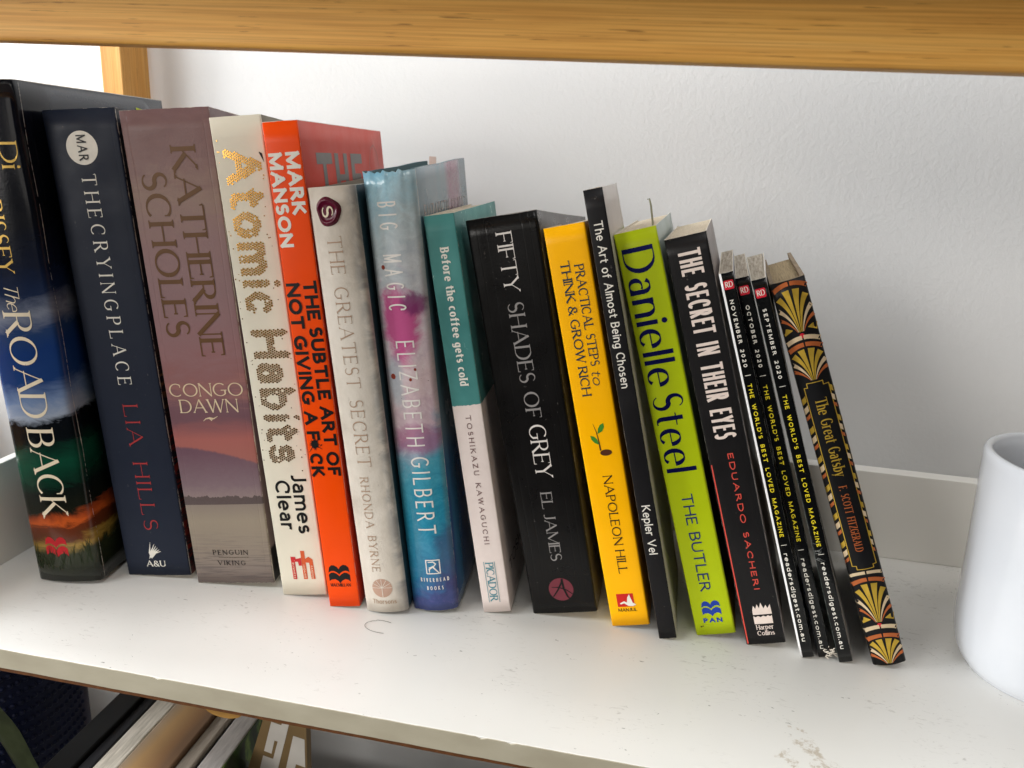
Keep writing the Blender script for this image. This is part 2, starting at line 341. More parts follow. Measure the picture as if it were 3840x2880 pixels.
def layout(txt, length, cap, tk, th, space=.14, xs=None, word=.34):
    """widths so that the line is exactly `length` long"""
    xs_in = xs
    def total(x, sp): return sum(G[c][0] * cap * x + tk if c != ' ' else word * cap for c in txt) + sp * cap * (len(txt) - 1)
    if xs_in is None:
        a = total(0, space); b = total(1, space); xs = max(.05, (length - a) / (b - a))
    else: space = (length - total(xs, 0)) / cap / max(1, len(txt) - 1)
    x = 0; out = []
    for c in txt:
        out.append((c, x + tk / 2)); x += (G[c][0] * cap * xs + tk if c != ' ' else word * cap) + space * cap
    return out, xs
def glyph_strokes(c, ox, cap, xs, tk, th, slant=0.):
    """list of (points, widths, serif flags) in text space"""
    X = lambda p: (ox + p[0] * cap * xs + slant * p[1] * cap, th / 2 + p[1] * (cap - th))
    out = []
    for g in G[c][1]:
        if g[0] == 'l':
            _, w, P, sf = g; p = [X(q) for q in P]; ww = tk if w == 'k' else th
            dx, dy = p[1][0] - p[0][0], p[1][1] - p[0][1]; ll = math.hypot(dx, dy) or 1
            e = th / 2; 
            if abs(dx) > 1e-6 and abs(dy) < 1e-6: e = tk / 2
            p = [(p[0][0] - dx / ll * e, p[0][1] - dy / ll * e), (p[-1][0] + dx / ll * e, p[-1][1] + dy / ll * e)]
            out.append((p, [ww, ww], sf))
        elif g[0] == 'c':
            p = [X(q) for q in arc(*g[1:])]; out.append((p, auto_w(p, tk, th), ''))
        elif g[0] == 's':
            p = [X(q) for q in arc(*g[1:7])] + [X(q) for q in arc(*g[7:13])][1:]
            m = len(p) - 1; out.append((p, [th + (tk - th) * math.sin(math.pi * min(1, max(0, (i / m) * 1.3 - .15))) ** .8 for i in range(m + 1)], ''))
        elif g[0] == 'd':
            q = X((g[1], g[2])); r = tk * .62; out.append(('dot', q, r))
    return out
def auto_w(p, tk, th):
    w = []
    for i in range(len(p)):
        a, b = p[max(0, i - 1)], p[min(len(p) - 1, i + 1)]; dx, dy = b[0] - a[0], b[1] - a[1]; l = math.hypot(dx, dy) or 1
        w.append(math.hypot(tk * dy / l, th * dx / l))
    return w
def write(ink, txt, u0, v0, length, cap, tk, th=None, serif=0., space=.14, xs=None, way='down', slant=0., word=.34):
    """print one line. way 'down': reads from top to bottom, capitals point to +u; 'right': reads along +u"""
    th = th if th is not None else tk
    T = (lambda p: (u0 + p[1], v0 - p[0])) if way == 'down' else (lambda p: (u0 + p[0], v0 + p[1]))
    items, xs = layout(txt, length, cap, tk, th, space, xs, word)
    for c, ox in items:
        for g in glyph_strokes(c, ox, cap, xs, tk, th, slant):
            if g[0] == 'dot': ink.disc(T(g[1]), g[2], n=10); continue
            p, w, sf = g
            ink.stroke([T(q) for q in p], w)
            if serif and sf:
                for j, e, q in ((0, p[0], p[1]), (1, p[-1], p[-2])):
                    fl = sf[j] if j < len(sf) else ''
                    if fl == 'h':
                        up = 1 if q[1] > e[1] else -1; hw = w[0] / 2 + serif * cap; st = max(th * .8, cap * .03)
                        ink.stroke([T((e[0] - hw, e[1] + up * st / 2)), T((e[0] + hw, e[1] + up * st / 2))], [st, st])
                        ink.stroke([T((e[0], e[1] + up * st)), T((e[0], e[1] + up * (st + cap * .045)))], [w[0] + serif * cap * .9, w[0]])
                    elif fl == 'v':
                        d = -1 if e[1] > cap * .7 else 1
                        if abs(e[1] - cap * .5) < cap * .12: ink.stroke([T((e[0] - th / 2, e[1] - serif * cap * 1.1)), T((e[0] - th / 2, e[1] + serif * cap * 1.1))], [th, th])
                        else: ink.stroke([T((e[0] - th / 2, e[1])), T((e[0] - th * .1, e[1] + d * serif * cap * 2.1))], [th * 1.3, th * .6])
def seg_dist(p, a, b):
    dx, dy = b[0] - a[0], b[1] - a[1]; l2 = dx * dx + dy * dy or 1e-9
    t = max(0, min(1, ((p[0] - a[0]) * dx + (p[1] - a[1]) * dy) / l2)); return math.hypot(p[0] - a[0] - t * dx, p[1] - a[1] - t * dy)
def trim(p, e):
    (a, b), (c, d) = p; l = math.hypot(c - a, d - b) or 1; q = min(e, l * .45) / l
    return [(a + (c - a) * q, b + (d - b) * q), (c - (c - a) * q, d - (d - b) * q)]
def write_dots(ink, txt, u0, v0, length, cap, tk, pitch, r, space=.14):
    items, xs = layout(txt, length, cap, tk, tk, space)
    for c, ox in items:
        gs = [g if g[0] == 'dot' or len(g[0]) != 2 else (trim(g[0], tk / 2),) + tuple(g[1:]) for g in glyph_strokes(c, ox, cap, xs, tk, tk)]; x0, x1 = ox - tk, ox + G[c][0] * cap * xs + tk
        y = -.35 * cap; row = 0
        while y < cap * 1.1:
            x = x0 + (pitch / 2 if row % 2 else 0)
            while x < x1:
                hit = False
                for g in gs:
                    if g[0] == 'dot': hit = hit or math.dist((x, y - cap * .10), g[1]) < g[2] * .66
                    else: hit = hit or any(seg_dist((x, y), a, b) < tk / 2 for a, b in zip(g[0], g[0][1:]))
                    if hit: break
                if hit and random.random() > .02: ink.disc((u0 + y, v0 - x), r * random.uniform(.92, 1.06), n=7)
                x += pitch
            y += pitch * .866; row += 1

# ------------------------------------------------------------------ the book kit
class Book:
    def __init__(s, name, fit, depth, label, cat='book', bulge=.25, r=.7, hard=False, group='books standing in a row on the white shelf'):
        s.x, s.y, s.yaw, s.lean, s.w, s.h = fit; s.depth = depth; s.bulge = bulge; s.r = r; s.hard = hard
        s.root = empty(name, (s.x, s.y, .15), (0, -s.lean, s.yaw)); tag(s.root, label, cat, group)
    def dfront(s, u):
        w, r = s.w, s.r; u = min(max(u, 0), w)
        if u < r: return r - math.sqrt(max(0, r * r - (r - u) ** 2))
        if u > w - r: return r - math.sqrt(max(0, r * r - (u - (w - r)) ** 2))
        q = 2 * (u - r) / (w - 2 * r) - 1
        return -s.bulge * (1 - q * q)
    def spine(s, u, v, off): return (u, s.dfront(u) - off, v)
    def right(s, d, v, off): return (s.w + off + s.flare(s.w, d, v)[0], d, v)
    def flare(s, u, d, v): return (0, 0)
    def ink(s, step=None, on='spine'):
        if step is None: step = 1.6 if s.bulge > .6 else 2.2
        return Ink(s.spine if on == 'spine' else s.right, step)
    def profile(s):
        P = []
        for i in range(6, 0, -1): P.append((0, s.r + (s.depth - s.r) * i / 6))
        for i in range(0, 5): a = math.pi - math.pi / 2 * i / 4; P.append((s.r + s.r * math.cos(a), s.r - s.r * math.sin(a)))
        m = 12 if s.bulge > .6 else 6
        for i in range(1, m): u = s.r + (s.w - 2 * s.r) * i / m; P.append((u, s.dfront(u)))
        for i in range(0, 5): a = math.pi / 2 - math.pi / 2 * i / 4; P.append((s.w - s.r + s.r * math.cos(a), s.r - s.r * math.sin(a)))
        for i in range(1, 7): P.append((s.w, s.r + (s.depth - s.r) * i / 6))
        return P
    def build(s, mat, inner=None, pages=None, thick=None, inset=None, rows=26, top=None, warp=None, foredge=1.):
        """folded cover as one closed shell with a page block inside"""
        thick = thick or (2.0 if s.hard else .38); inset = inset if inset is not None else (3.2 if s.hard else .35)
        P = s.profile(); n = len(P); V = []; F = []; UV = []; MI = []
        def norm(i):
            a, b = P[max(0, i - 1)], P[min(n - 1, i + 1)]; dx, dy = b[0] - a[0], b[1] - a[1]; l = math.hypot(dx, dy); return (-dy / l, dx / l)
        inn = [(min(max(P[i][0] + norm(i)[0] * thick, thick), s.w - thick), P[i][1] + max(0, norm(i)[1]) * thick) for i in range(n)]
        def sU(i):
            u, d = P[i]
            if u <= 1e-6 and d > s.r: return -d
            if u >= s.w - 1e-6 and d > s.r: return s.w + d
            return u
        for lay, Q in ((0, P), (1, inn)):
            for j in range(rows + 1):
                for i in range(n):
                    u, d = Q[i]; v = s.h * j / rows
                    tv = v
                    if top: tv = v * (1 - top(P[i][0], P[i][1]) / s.h) if v > s.h * .5 else v
                    du, dd = s.flare(P[i][0], P[i][1], v)
                    if warp: x_, y_, z_ = warp(P[i][0], P[i][1], v); du += x_; dd += y_; tv += z_
                    V.append((u + du, d + dd, tv)); UV.append((sU(i) / 100, v / 100))
        N1 = n * (rows + 1)
        for j in range(rows):
            for i in range(n - 1):
                a = j * n + i; F.append((a, a + 1, a + n + 1, a + n)); MI.append(0)
                b = N1 + a; F.append((b, b + n, b + n + 1, b + 1)); MI.append(1)
        for i in range(n - 1):
            F.append((i, N1 + i, N1 + i + 1, i + 1)); MI.append(1)
            a = rows * n + i; F.append((a, a + 1, N1 + a + 1, N1 + a)); MI.append(1)
        for j in range(rows):
            for i, fl in ((0, 0), (n - 1, 1)):
                a = j * n + i; q = (a, a + n, N1 + a + n, N1 + a); F.append(q if not fl else q[::-1]); MI.append(1)
        me = bpy.data.meshes.new('cover'); me.from_pydata([tuple(c * MM for c in v) for v in V], [], F); me.update()
        uvl = me.uv_layers.new(name='UVMap')
        for lp in me.loops: uvl.data[lp.index].uv = UV[lp.vertex_index]
        for p, m_ in zip(me.polygons, MI): p.material_index = m_; p.use_smooth = (m_ == 0)
        link('cover', me, [mat, inner or M_PAPER], s.root)
        # page block: outline that follows the cover
        t = thick + .04; nd = 8; nu = 8; z0, z1 = inset, s.h - inset; V = []; F = []
        de = s.depth - (3.5 if s.hard else .6) * foredge
        ring = [(t, thick + s.r * .4 + .3 + (de - thick - s.r * .4) * i / nd) for i in range(nd + 1)] + [(t + (s.w - 2 * t) * i / nu, de - (2.5 * (1 - (2 * i / nu - 1) ** 2) if s.hard else 0)) for i in range(1, nu)] + [(s.w - t, thick + s.r * .4 + .3 + (de - thick - s.r * .4) * (nd - i) / nd) for i in range(nd + 1)]
        for zz in (z0, z1):
            for u, d in ring:
                du, dd = s.flare(u, d, zz)
                if u > s.w / 2 or True: du = du * (u / s.w)
                v = zz - (top(u, d) if top and zz > s.h / 2 else 0); V.append((u + du, d, v))
        m = len(ring)
        for i in range(m): F.append((i, m + i, m + (i + 1) % m, (i + 1) % m))
        # caps as strips between left and right sides
        for zz in (0, m):
            for i in range(nd):
                a, b = zz + i, zz + i + 1; c, d_ = zz + m - 1 - i - 1, zz + m - 1 - i
                q = (a, d_, c, b); F.append(q if zz else q[::-1])
            q = tuple(zz + i for i in range(nd, nd + nu + 1)); F.append(q[::-1] if zz else q)
        mesh('pages', V, F, pages or M_PAGES, s.root)
        return s

def cover_mat(name, c, rough=.38, right=None, left=None, w=20., h=200., wear=.6, art=None, mottle=.05, bump=.05, coat=0., flank_art=False, wearcol=(205, 198, 186), scuff=.0, creases=(), leftw=.15):
    t = NT(name); x, y = t.uv(); o = t.obj()
    col = lin(c) if c else None
    nz = t.noise(o, 45., 5)
    if art: base = art(t, x, y, o)
    else:
        base = t.ramp(nz, [(.3, tuple(q * (1 - mottle) for q in col[:3]) + (1,)), (.7, tuple(min(1, q * (1 + mottle)) for q in col[:3]) + (1,))])
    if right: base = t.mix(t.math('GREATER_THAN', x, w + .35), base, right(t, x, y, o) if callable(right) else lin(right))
    if left: base = t.mix(t.math('LESS_THAN', x, leftw), base, lin(left))
    if scuff:
        sc = t.math('MULTIPLY', t.step(t.noise(o, 500., 3, .6), .66, .72), t.step(t.noise(o, 50., 2), .5, .6))
        base = t.mix(t.math('MULTIPLY', sc, scuff), base, lin(wearcol))
    if wear:
        dy = t.math('MINIMUM', y, t.math('SUBTRACT', h, y))
        dx = t.math('MINIMUM', t.math('ABSOLUTE', x), t.math('ABSOLUTE', t.math('SUBTRACT', x, w)))
        nw = t.noise(o, 260., 4, .65); nb = t.noise(o, 32., 2)
        rag = t.math('MULTIPLY', t.math('ADD', nw, t.math('SUBTRACT', nb, .9)), 1.6 * wear)
        e1 = t.math('LESS_THAN', dy, rag); e2 = t.math('LESS_THAN', t.math('MULTIPLY', dx, 2.1), rag)
        base = t.mix(t.math('MULTIPLY', t.math('MAXIMUM', e1, e2), .85), base, lin(wearcol))
    t.set(Base_Color=base, Roughness=t.ramp(t.noise(o, 70., 4), [(.3, (rough * .86,) * 3 + (1,)), (.72, (min(1, rough * 1.18),) * 3 + (1,))]))
    t.b.inputs['Specular IOR Level'].default_value = .2
    cr_ = None
    for cu in creases:
        q = t.math('ABSOLUTE', t.math('SUBTRACT', t.math('ADD', x, t.math('MULTIPLY', t.math('SUBTRACT', t.noise(o, 38., 3), .5), 1.4)), cu))
        q = t.math('SUBTRACT', 1., t.step(q, .0, .42)); cr_ = q if cr_ is None else t.math('ADD', cr_, q)
    if coat: t.set(Coat_Weight=coat, Coat_Roughness=.12)
    t.bump(t.math('ADD', t.noise(o, 900., 2), t.math('ADD', t.math('MULTIPLY', t.noise(o, 30., 3), 3.), t.math('MULTIPLY', cr_, -2.5) if cr_ else 0.)), bump, .0005)
    return t.m

FIT = {
'road': (-298.13, 306.95, 0.10927, 0.06646, 34.52, 241.26), 'crying': (-257.44, 323.51, 0.11021, 0.08643, 34.35, 231.95),
'congo': (-218.96, 326.22, 0.11608, 0.09271, 41.22, 233.54), 'atomic': (-171.72, 327.67, 0.09405, 0.11286, 23.40, 232.99),
'orange': (-144.56, 324.02, 0.09413, 0.11448, 15.55, 232.23), 'secret': (-125.79, 325.02, 0.06980, 0.12960, 21.6, 206.29),
'magic': (-104.11, 332.96, 0.06110, 0.12394, 23.5, 213.59), 'coffee': (-68.60, 339.84, 0.04712, 0.18108, 14.14, 197.95),
'fifty': (-44.08, 345.08, -0.01415, 0.21837, 32.98, 198.14), 'yellow': (-3.91, 344.99, -0.02126, 0.24202, 18.7, 198.06),
'art': (19.39, 340.32, -0.01737, 0.25192, 8.4, 216.69), 'green': (37.6, 348.25, -0.06257, 0.29605, 18.9, 200.01),
'eyes': (61.37, 346.63, -0.07623, 0.30535, 18.33, 199.71), 'nov': (86.1, 342.78, -0.075, 0.32538, 6.1, 188.04),
'oct': (94.7, 345.36, -0.072, 0.33392, 5.7, 186.76), 'sep': (103.8, 343.71, -0.070, 0.34748, 6.1, 187.49),
'gatsby': (119.5, 345.76, -0.08153, 0.38732, 14.62, 188.70)}
def inkmat(name, c, rough=.45, metallic=0., mottle=.06): return plain(name, c, rough, mottle, 200., 0, metallic)
I_WHITE = inkmat('white_ink', (228, 224, 214)); I_BLACK = inkmat('black_ink', (16, 15, 15)); I_CREAM = inkmat('cream_ink', (226, 212, 186))

# ---- 1 thick jacketed hardback at the left end
def art_road(t, x, y, o):
    nn = t.n('Combine' + 'XYZ', {0: x, 1: y, 2: 0.})
    nz = t.noise(t.map(nn, (.06, .13, 1)), 1., 8, .68, .9)
    x = t.math('MINIMUM', x, 35.)
    hill = t.math('ADD', t.math('MULTIPLY', t.math('SUBTRACT', x, 12.), .10), t.math('MULTIPLY', t.math('POWER', t.math('MAXIMUM', t.math('SUBTRACT', x, 20.), 0.), 2.), .035))
    yy = t.math('ADD', y, t.math('MULTIPLY', t.math('SUBTRACT', nz, .5), 15.))
    yy = t.math('SUBTRACT', yy, t.math('MULTIPLY', hill, .5))
    f = t.math('DIVIDE', yy, 241.)
    st = [(0, (22, 26, 18)), (.065, (40, 46, 26)), (.083, (150, 120, 52)), (.098, (86, 44, 24)), (.122, (96, 42, 20)), (.133, (186, 84, 34)), (.146, (150, 64, 30)), (.158, (24, 26, 18)), (.20, (14, 20, 18)), (.232, (12, 52, 38)), (.27, (14, 66, 48)),
          (.315, (9, 14, 18)), (.352, (10, 13, 18)), (.366, (150, 160, 176)), (.395, (110, 130, 165)), (.44, (28, 58, 112)), (.50, (22, 52, 108)), (.535, (34, 58, 100)), (.566, (118, 124, 140)), (.585, (86, 94, 114)), (.61, (24, 38, 68)), (.66, (16, 24, 44)), (.74, (11, 14, 22)), (1, (12, 14, 26))]
    return t.ramp(f, st)
b = Book('hardback_book', FIT['road'], 126, 'thick glossy hardback at the left end of the row, stormy landscape down its spine', bulge=1.4, r=4.2, hard=True)
def fl_road(u, d, v):   # crease of the clear wrapper beside the hinge
    return (0, 0)
b.build(cover_mat('stormy_jacket', None, .2, w=34.5, h=241, art=art_road, wear=.25, right=lambda t, x, y, o: t.mix(t.step(x, 52., 62.), art_road(t, x, y, o), t.ramp(t.math('DIVIDE', y, 241.), [(0, (24, 24, 30)), (.6, (26, 30, 40)), (1, (44, 48, 58))])), coat=.25, bump=.12), inner=plain('dark_board', (30, 32, 40), .6), warp=lambda u, d, v: ((.5 * math.exp(-((u - 33.2) / .8) ** 2) if d < 5 else 0) + .25 * math.sin(v * .11) * (1 if u > 30 and d < 6 else 0), 0, 0))
i = b.ink(); gold = inkmat('gold_print', (212, 176, 92), .3, .4)
write(i, 'Di', 24.2, 215.5, 11, 7.6, 1.1, .3, .07); write(i, 'MORRISSEY', 13.4, 214.5, 56.3, 7.6, 1.1, .3, .07); i.done('author_lettering', gold, b.root)
i = b.ink(); write(i, 'The', 14.0, 153.8, 12.6, 6.8, .5, .25, 0, slant=.28, space=.02)
write(i, 'ROAD', 11.0, 139.9, 51.5, 13.4, 1.75, .5, .075, space=.05); write(i, 'BACK', 11.4, 82.6, 46.2, 13.4, 1.75, .5, .075, space=.05); i.done('title_lettering', I_CREAM, b.root)
i = b.ink()   # red pillow-like emblem of four rounded leaves
def book_emblem(i, u0, v0, w, h):
    for P in (((0, .55), (.05, .85), (.18, .98), (.30, .97), (.42, .88), (.5, .74), (.58, .90), (.72, 1.0), (.86, .97), (.97, .84), (1, .55), (.93, .62), (.82, .66), (.70, .63), (.58, .54), (.5, .44), (.40, .56), (.28, .64), (.14, .64)),
              ((0, .05), (.0, .42), (.1, .53), (.24, .55), (.38, .48), (.5, .33), (.6, .45), (.74, .54), (.88, .52), (1, .40), (1, .0), (.9, .12), (.76, .16), (.62, .08), (.5, -.08), (.42, .06), (.28, .16), (.12, .14))):
        i.fill([(u0 + w * p[0], v0 + h * p[1]) for p in P])
book_emblem(i, 9.3, 14.5, 11.8, 10.8); i.done('publisher_emblem', inkmat('red_ink', (178, 24, 34)), b.root)
i = b.ink(.8)
rg = random.Random(4)
for q in range(74):
    u = rg.uniform(1.5, 33.5); v0 = rg.uniform(6, 15) + max(0, u - 22) * .45; hh = rg.uniform(3, 8); i.stroke([(u, v0), (u + rg.uniform(-.8, .8), v0 + hh * .5), (u + rg.uniform(-2.2, 2.2), v0 + hh)], [.45, .3, .06])
i.done('spine_artwork', inkmat('grass_ink', (34, 44, 20)), b.root)
i = b.ink(on='right'); i.fill([(97, 235.5), (123, 232.5), (123, 212), (97, 212)]); i.done('cover_sticker', inkmat('lime_ink', (178, 196, 40)), b.root)

# ---- 2 navy paperback
b = Book('paperback_book', FIT['crying'], 116, 'navy paperback with pale spaced capitals and a round white sticker near the top', r=.9)
b.build(cover_mat('navy_cover', (27, 34, 50), .5, w=34.35, h=232, creases=(2.6, 31.5), wear=.6, scuff=.1, right=lambda t, x, y, o: t.mix(t.step(t.noise(t.map(o, (40, 40, 200)), 1., 4, .6, 2.), .45, .6), lin((20, 22, 30)), t.ramp(t.math('DIVIDE', y, 232.), [(0, (96, 22, 16)), (.3, (120, 34, 22)), (.36, (30, 26, 26)), (.45, (96, 70, 40)), (.55, (30, 34, 44)), (1, (42, 46, 56))]))), top=lambda u, d: (u / 34.35) * d * .09)
i = b.ink(); write(i, 'THECRYINGPLACE', 13.7, 203.6, 99.2, 6.9, .75, .3, .07, space=.44); i.done('title_lettering', I_WHITE, b.root)
i = b.ink(); write(i, 'LIA HILLS', 13.8, 93.8, 67.5, 7.6, .75, .3, .07, space=.36, word=.5); i.done('author_lettering', inkmat('brick_red_ink', (166, 52, 54)), b.root)
i = b.ink(); i.disc((16.4, 215.3), 7.4, n=48); st_ = i.done('round_sticker', I_WHITE, b.root)
i = Ink(lambda u, v, off: b.spine(u, v, off + .16)); write(i, 'MAR', 14.4, 220.9, 11.2, 4.5, .62, .55, space=.2); i.done('sticker_lettering', I_BLACK, b.root)
i = b.ink(); write(i, 'A&U', 11.4, 5.2, 10.4, 3.4, .62, .3, .06, way='right', space=.1)
for q in range(6):
    a = q / 5; i.stroke([(14.6 + a * .8, 10.2 + a * .3), (14.2 + a * 3.2, 13.2), (16.6 + a * 4.0 - (1.2 if q == 0 else 0), 19.2 - a * 5.2)], [.35, .95, .1])
i.stroke([(13.6, 9.7), (14.4, 11.4), (15.4, 11.8), (15.0, 9.8)], [.2, .8, .9, .2]); i.done('publisher_emblem', I_WHITE, b.root)

# ---- 3 mauve sunset paperback
def art_congo(t, x, y, o):
    nn = t.n('CombineXYZ', {0: x, 1: y, 2: 0.}); nz = t.noise(t.map(nn, (.04, .14, 1)), 1., 8, .68, .8)
    lo = t.math('MULTIPLY', t.math('SUBTRACT', nz, .5), 40.)
    f = t.math('DIVIDE', t.math('ADD', y, t.math('MULTIPLY', lo, t.step(y, 76., 110.))), 233.5)
    sky = t.ramp(f, [(.30, (160, 100, 92)), (.34, (164, 98, 92)), (.385, (112, 80, 88)), (.41, (116, 84, 92)), (.45, (152, 106, 102)), (.475, (140, 98, 98)), (.53, (142, 106, 108)), (.64, (140, 112, 114)), (.76, (146, 118, 118)), (.84, (150, 126, 116)), (.9, (134, 106, 104)), (1, (120, 92, 92))])
    hl = t.math('ADD', t.math('SUBTRACT', 74.5, t.math('MULTIPLY', t.math('POWER', t.math('MULTIPLY', t.math('MAXIMUM', x, 0.), .0245), 1.7), 9.)), t.math('MULTIPLY', t.noise(t.map(nn, (.6, .01, 1)), 1., 4), 1.6))
    hill = t.ramp(t.math('ADD', t.math('DIVIDE', y, 76.), t.math('MULTIPLY', t.math('SUBTRACT', t.noise(nn, .35, 6, .7), .5), .12)), [(.60, (146, 130, 126)), (.72, (126, 106, 112)), (.95, (108, 80, 92))])
    col = t.mix(t.step(t.math('SUBTRACT', y, hl), 1.0, -.6), sky, hill)
    sh_ = t.math('ADD', 45.6, t.math('MULTIPLY', t.noise(t.map(nn, (.42, .01, 1), (7, 0, 0)), 1., 5, .6), 6.5))
    shore = t.mix(t.noise(nn, .8, 4), lin((84, 72, 72)), lin((98, 86, 84)))
    col = t.mix(t.math('LESS_THAN', y, sh_), col, shore)
    rip = t.step(t.noise(t.map(nn, (.05, .9, 1)), 1., 4, .6, .6), .46, .62)
    amt = t.math('MULTIPLY', rip, t.math('MULTIPLY', t.math('SUBTRACT', 1., t.step(y, 8., 34.)), .55))
    wat = t.mix(amt, t.ramp(t.math('DIVIDE', y, 44.), [(0, (122, 110, 106)), (.4, (140, 128, 116)), (.8, (150, 138, 122)), (1, (138, 126, 116))]), lin((88, 80, 82)))
    return t.mix(t.math('LESS_THAN', y, t.math('SUBTRACT', 44.2, t.math('MULTIPLY', x, -.01))), col, wat)
b = Book('paperback_book', FIT['congo'], 119, 'wide mauve paperback with a sunset lake scene and brown serif capitals on its spine', r=.8)
b.build(cover_mat('sunset_cover', None, .42, w=41.2, h=233.5, art=art_congo, creases=(3.2, 38.2), wear=.8, scuff=.05, bump=.16, right=lambda t, x, y, o: t.mix(t.math('MULTIPLY', t.step(y, 18., 20.), 1.), lin((30, 28, 28)), t.ramp(t.math('DIVIDE', y, 233.), [(.1, (120, 104, 100)), (.4, (96, 74, 80)), (1, (112, 92, 92))]))), top=lambda u, d: (u / 41.2) * d * .06)
i = b.ink(); br = inkmat('brown_foil', (100, 70, 42), .45, .1)
write(i, 'KATHERINE', 21.2, 217.4, 95.8, 11.6, 2.0, .7, .07, space=.09); i.done('author_lettering', br, b.root); i = b.ink(); write(i, 'SCHOLES', 5.6, 207.2, 76.2, 11.9, 2.0, .7, .07, space=.10); i.done('author_lettering', br, b.root)
i = b.ink(); write(i, 'CONGO', 2.0, 101.6, 37.0, 6.6, .75, .4, .05, way='right', space=.10); write(i, 'DAWN', 6.2, 93.3, 29.3, 6.8, .75, .4, .05, way='right', space=.10)
i.stroke([(17.0, 89.0), (18.4, 90.2), (20.4, 90.6), (22.4, 90.2), (24.6, 91.4)], [.15, .5, .8, .6, .15]); i.stroke([(20.2, 90.4), (21.2, 89.4), (22.0, 90.2)], [.5, .6, .2]); i.done('title_lettering', inkmat('pale_gold_ink', (220, 200, 168)), b.root)
i = b.ink(); write(i, 'PENGUIN', 11.0, 16.4, 18.6, 2.7, .42, .24, .06, way='right', space=.3); write(i, 'VIKING', 12.8, 10.4, 14.8, 2.6, .42, .24, .06, way='right', space=.34); i.stroke([(13.8, 14.9), (29.8, 14.9)], [.2, .2]); i.done('publisher_emblem', inkmat('dark_brown_ink', (44, 38, 38)), b.root)

# ---- 4 cream paperback with dotted gold title
b = Book('paperback_book', FIT['atomic'], 128, 'cream paperback with a title made of gold dots down its spine', r=.7)
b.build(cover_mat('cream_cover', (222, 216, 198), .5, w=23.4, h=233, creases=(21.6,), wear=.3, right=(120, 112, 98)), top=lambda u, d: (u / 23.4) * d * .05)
foil = plain('gold_foil', (206, 152, 70), .26, .1, 300., 0, .92)
i = b.ink(); write_dots(i, 'Atomic', 3.7, 219.6, 73.2, 17.6, 3.7, 1.15, .5, .10); write_dots(i, 'Habits', 3.9, 139.0, 66.6, 17.8, 3.5, 1.15, .5, .10)
rg = random.Random(8)
for q in range(60):
    vv = rg.uniform(66, 224); uu = rg.choice([rg.uniform(.9, 3), rg.uniform(18.2, 22.6), rg.uniform(1, 22.5)]); i.disc((uu, vv), rg.uniform(.16, .36), n=7)
i.done('title_lettering', foil, b.root)
i = b.ink(); write(i, 'James', 13.4, 66.4, 31.9, 7.6, 1.35, 1.25, space=.13); i.done('author_lettering', I_BLACK, b.root); i = b.ink(); write(i, 'Clear', 4.6, 63.2, 26.6, 7.6, 1.35, 1.25, space=.13); i.done('author_lettering', I_BLACK, b.root); i = b.ink(); i.stroke([(20.6, 217.5), (21.4, 216.6), (22.3, 213.2)], [.3, 1.1, .1]); i.done('printed_drop', I_BLACK, b.root)
i = b.ink(); i.fill([(7.0, 9.0), (9.0, 9.0), (9.0, 19.2), (7.0, 21.9)][::1]); i.fill([(9.0, 20.2), (12.4, 21.0), (12.4, 16.6), (10.8, 16.6), (10.6, 18.8), (9.0, 18.8)]); i.fill([(7.0, 21.6), (9.6, 21.6), (9.6, 19.6), (7, 19.6)]); i.done('publisher_emblem', inkmat('red_print', (196, 44, 48)), b.root)
i = b.ink(); i.fill([(12.5, 24.9), (14.6, 24.9), (14.6, 9.0), (12.5, 9.0)]); i.fill([(14.6, 20.4), (16.4, 21.6), (18.4, 20.0), (18.6, 9.0), (16.5, 9.0), (16.4, 18.2), (14.6, 18.4)]); i.done('publisher_emblem', inkmat('orange_print', (206, 92, 50)), b.root)
i = Ink(lambda u, v, off: b.spine(u, v, off + .16)); write(i, 'BUSINESS', 7.6, 18.4, 8.8, .95, .16, space=.3); write(i, 'HOUSE', 13.1, 17.2, 7.6, .95, .16, space=.4); write(i, 'RANDOM', 17.05, 16.6, 7.2, .95, .16, space=.3); i.done('emblem_lettering', I_CREAM, b.root)

# ---- 5 orange paperback
b = Book('paperback_book', FIT['orange'], 136, 'tall orange paperback with heavy white and black capitals on its spine', r=.5)
b.build(cover_mat('orange_cover', (238, 74, 0), .38, w=15.55, h=232, wear=.35, mottle=.03, right=(204, 58, 34)))
i = b.ink(); write(i, 'MARK', 8.5, 219.5, 26.4, 6.1, 1.55, 1.4, space=.10); write(i, 'MANSON', .9, 219.4, 40.1, 6.1, 1.55, 1.4, space=.10); i.done('author_lettering', I_WHITE, b.root)
i = b.ink(); write(i, 'THE SUBTLE ART OF', 8.6, 164.2, 93.6, 6.2, 1.5, 1.35, space=.12, word=.26); write(i, 'NOT GIVING A F', .6, 163.5, 74.6, 6.3, 1.5, 1.35, space=.12, word=.26); write(i, 'CK', .5, 82.3, 11.9, 6.3, 1.5, 1.35, space=.14)
rg = random.Random(2)
P = []
for q in range(44):
    a = q / 44 * 2 * math.pi; P.append((3.9 + (2.0 if q % 2 else rg.choice([2.4, 2.9, 3.6])) * math.cos(a) * .82, 86.9 + (2.0 if q % 2 else rg.choice([2.4, 2.9, 3.8])) * math.sin(a) * .9))
i.fill(P); i.stroke([(3, 86), (.6, 82.8)], [.5, .15]); i.stroke([(4.5, 86), (7.4, 84.4)], [.5, .15]); i.stroke([(4.5, 88), (6.6, 90.2)], [.5, .15])
for q in range(8): i.disc((3.9 + rg.uniform(-3.4, 3.4), 87 + rg.uniform(-3.6, 3.6)), .25, n=7)
i.done('title_lettering', I_BLACK, b.root)
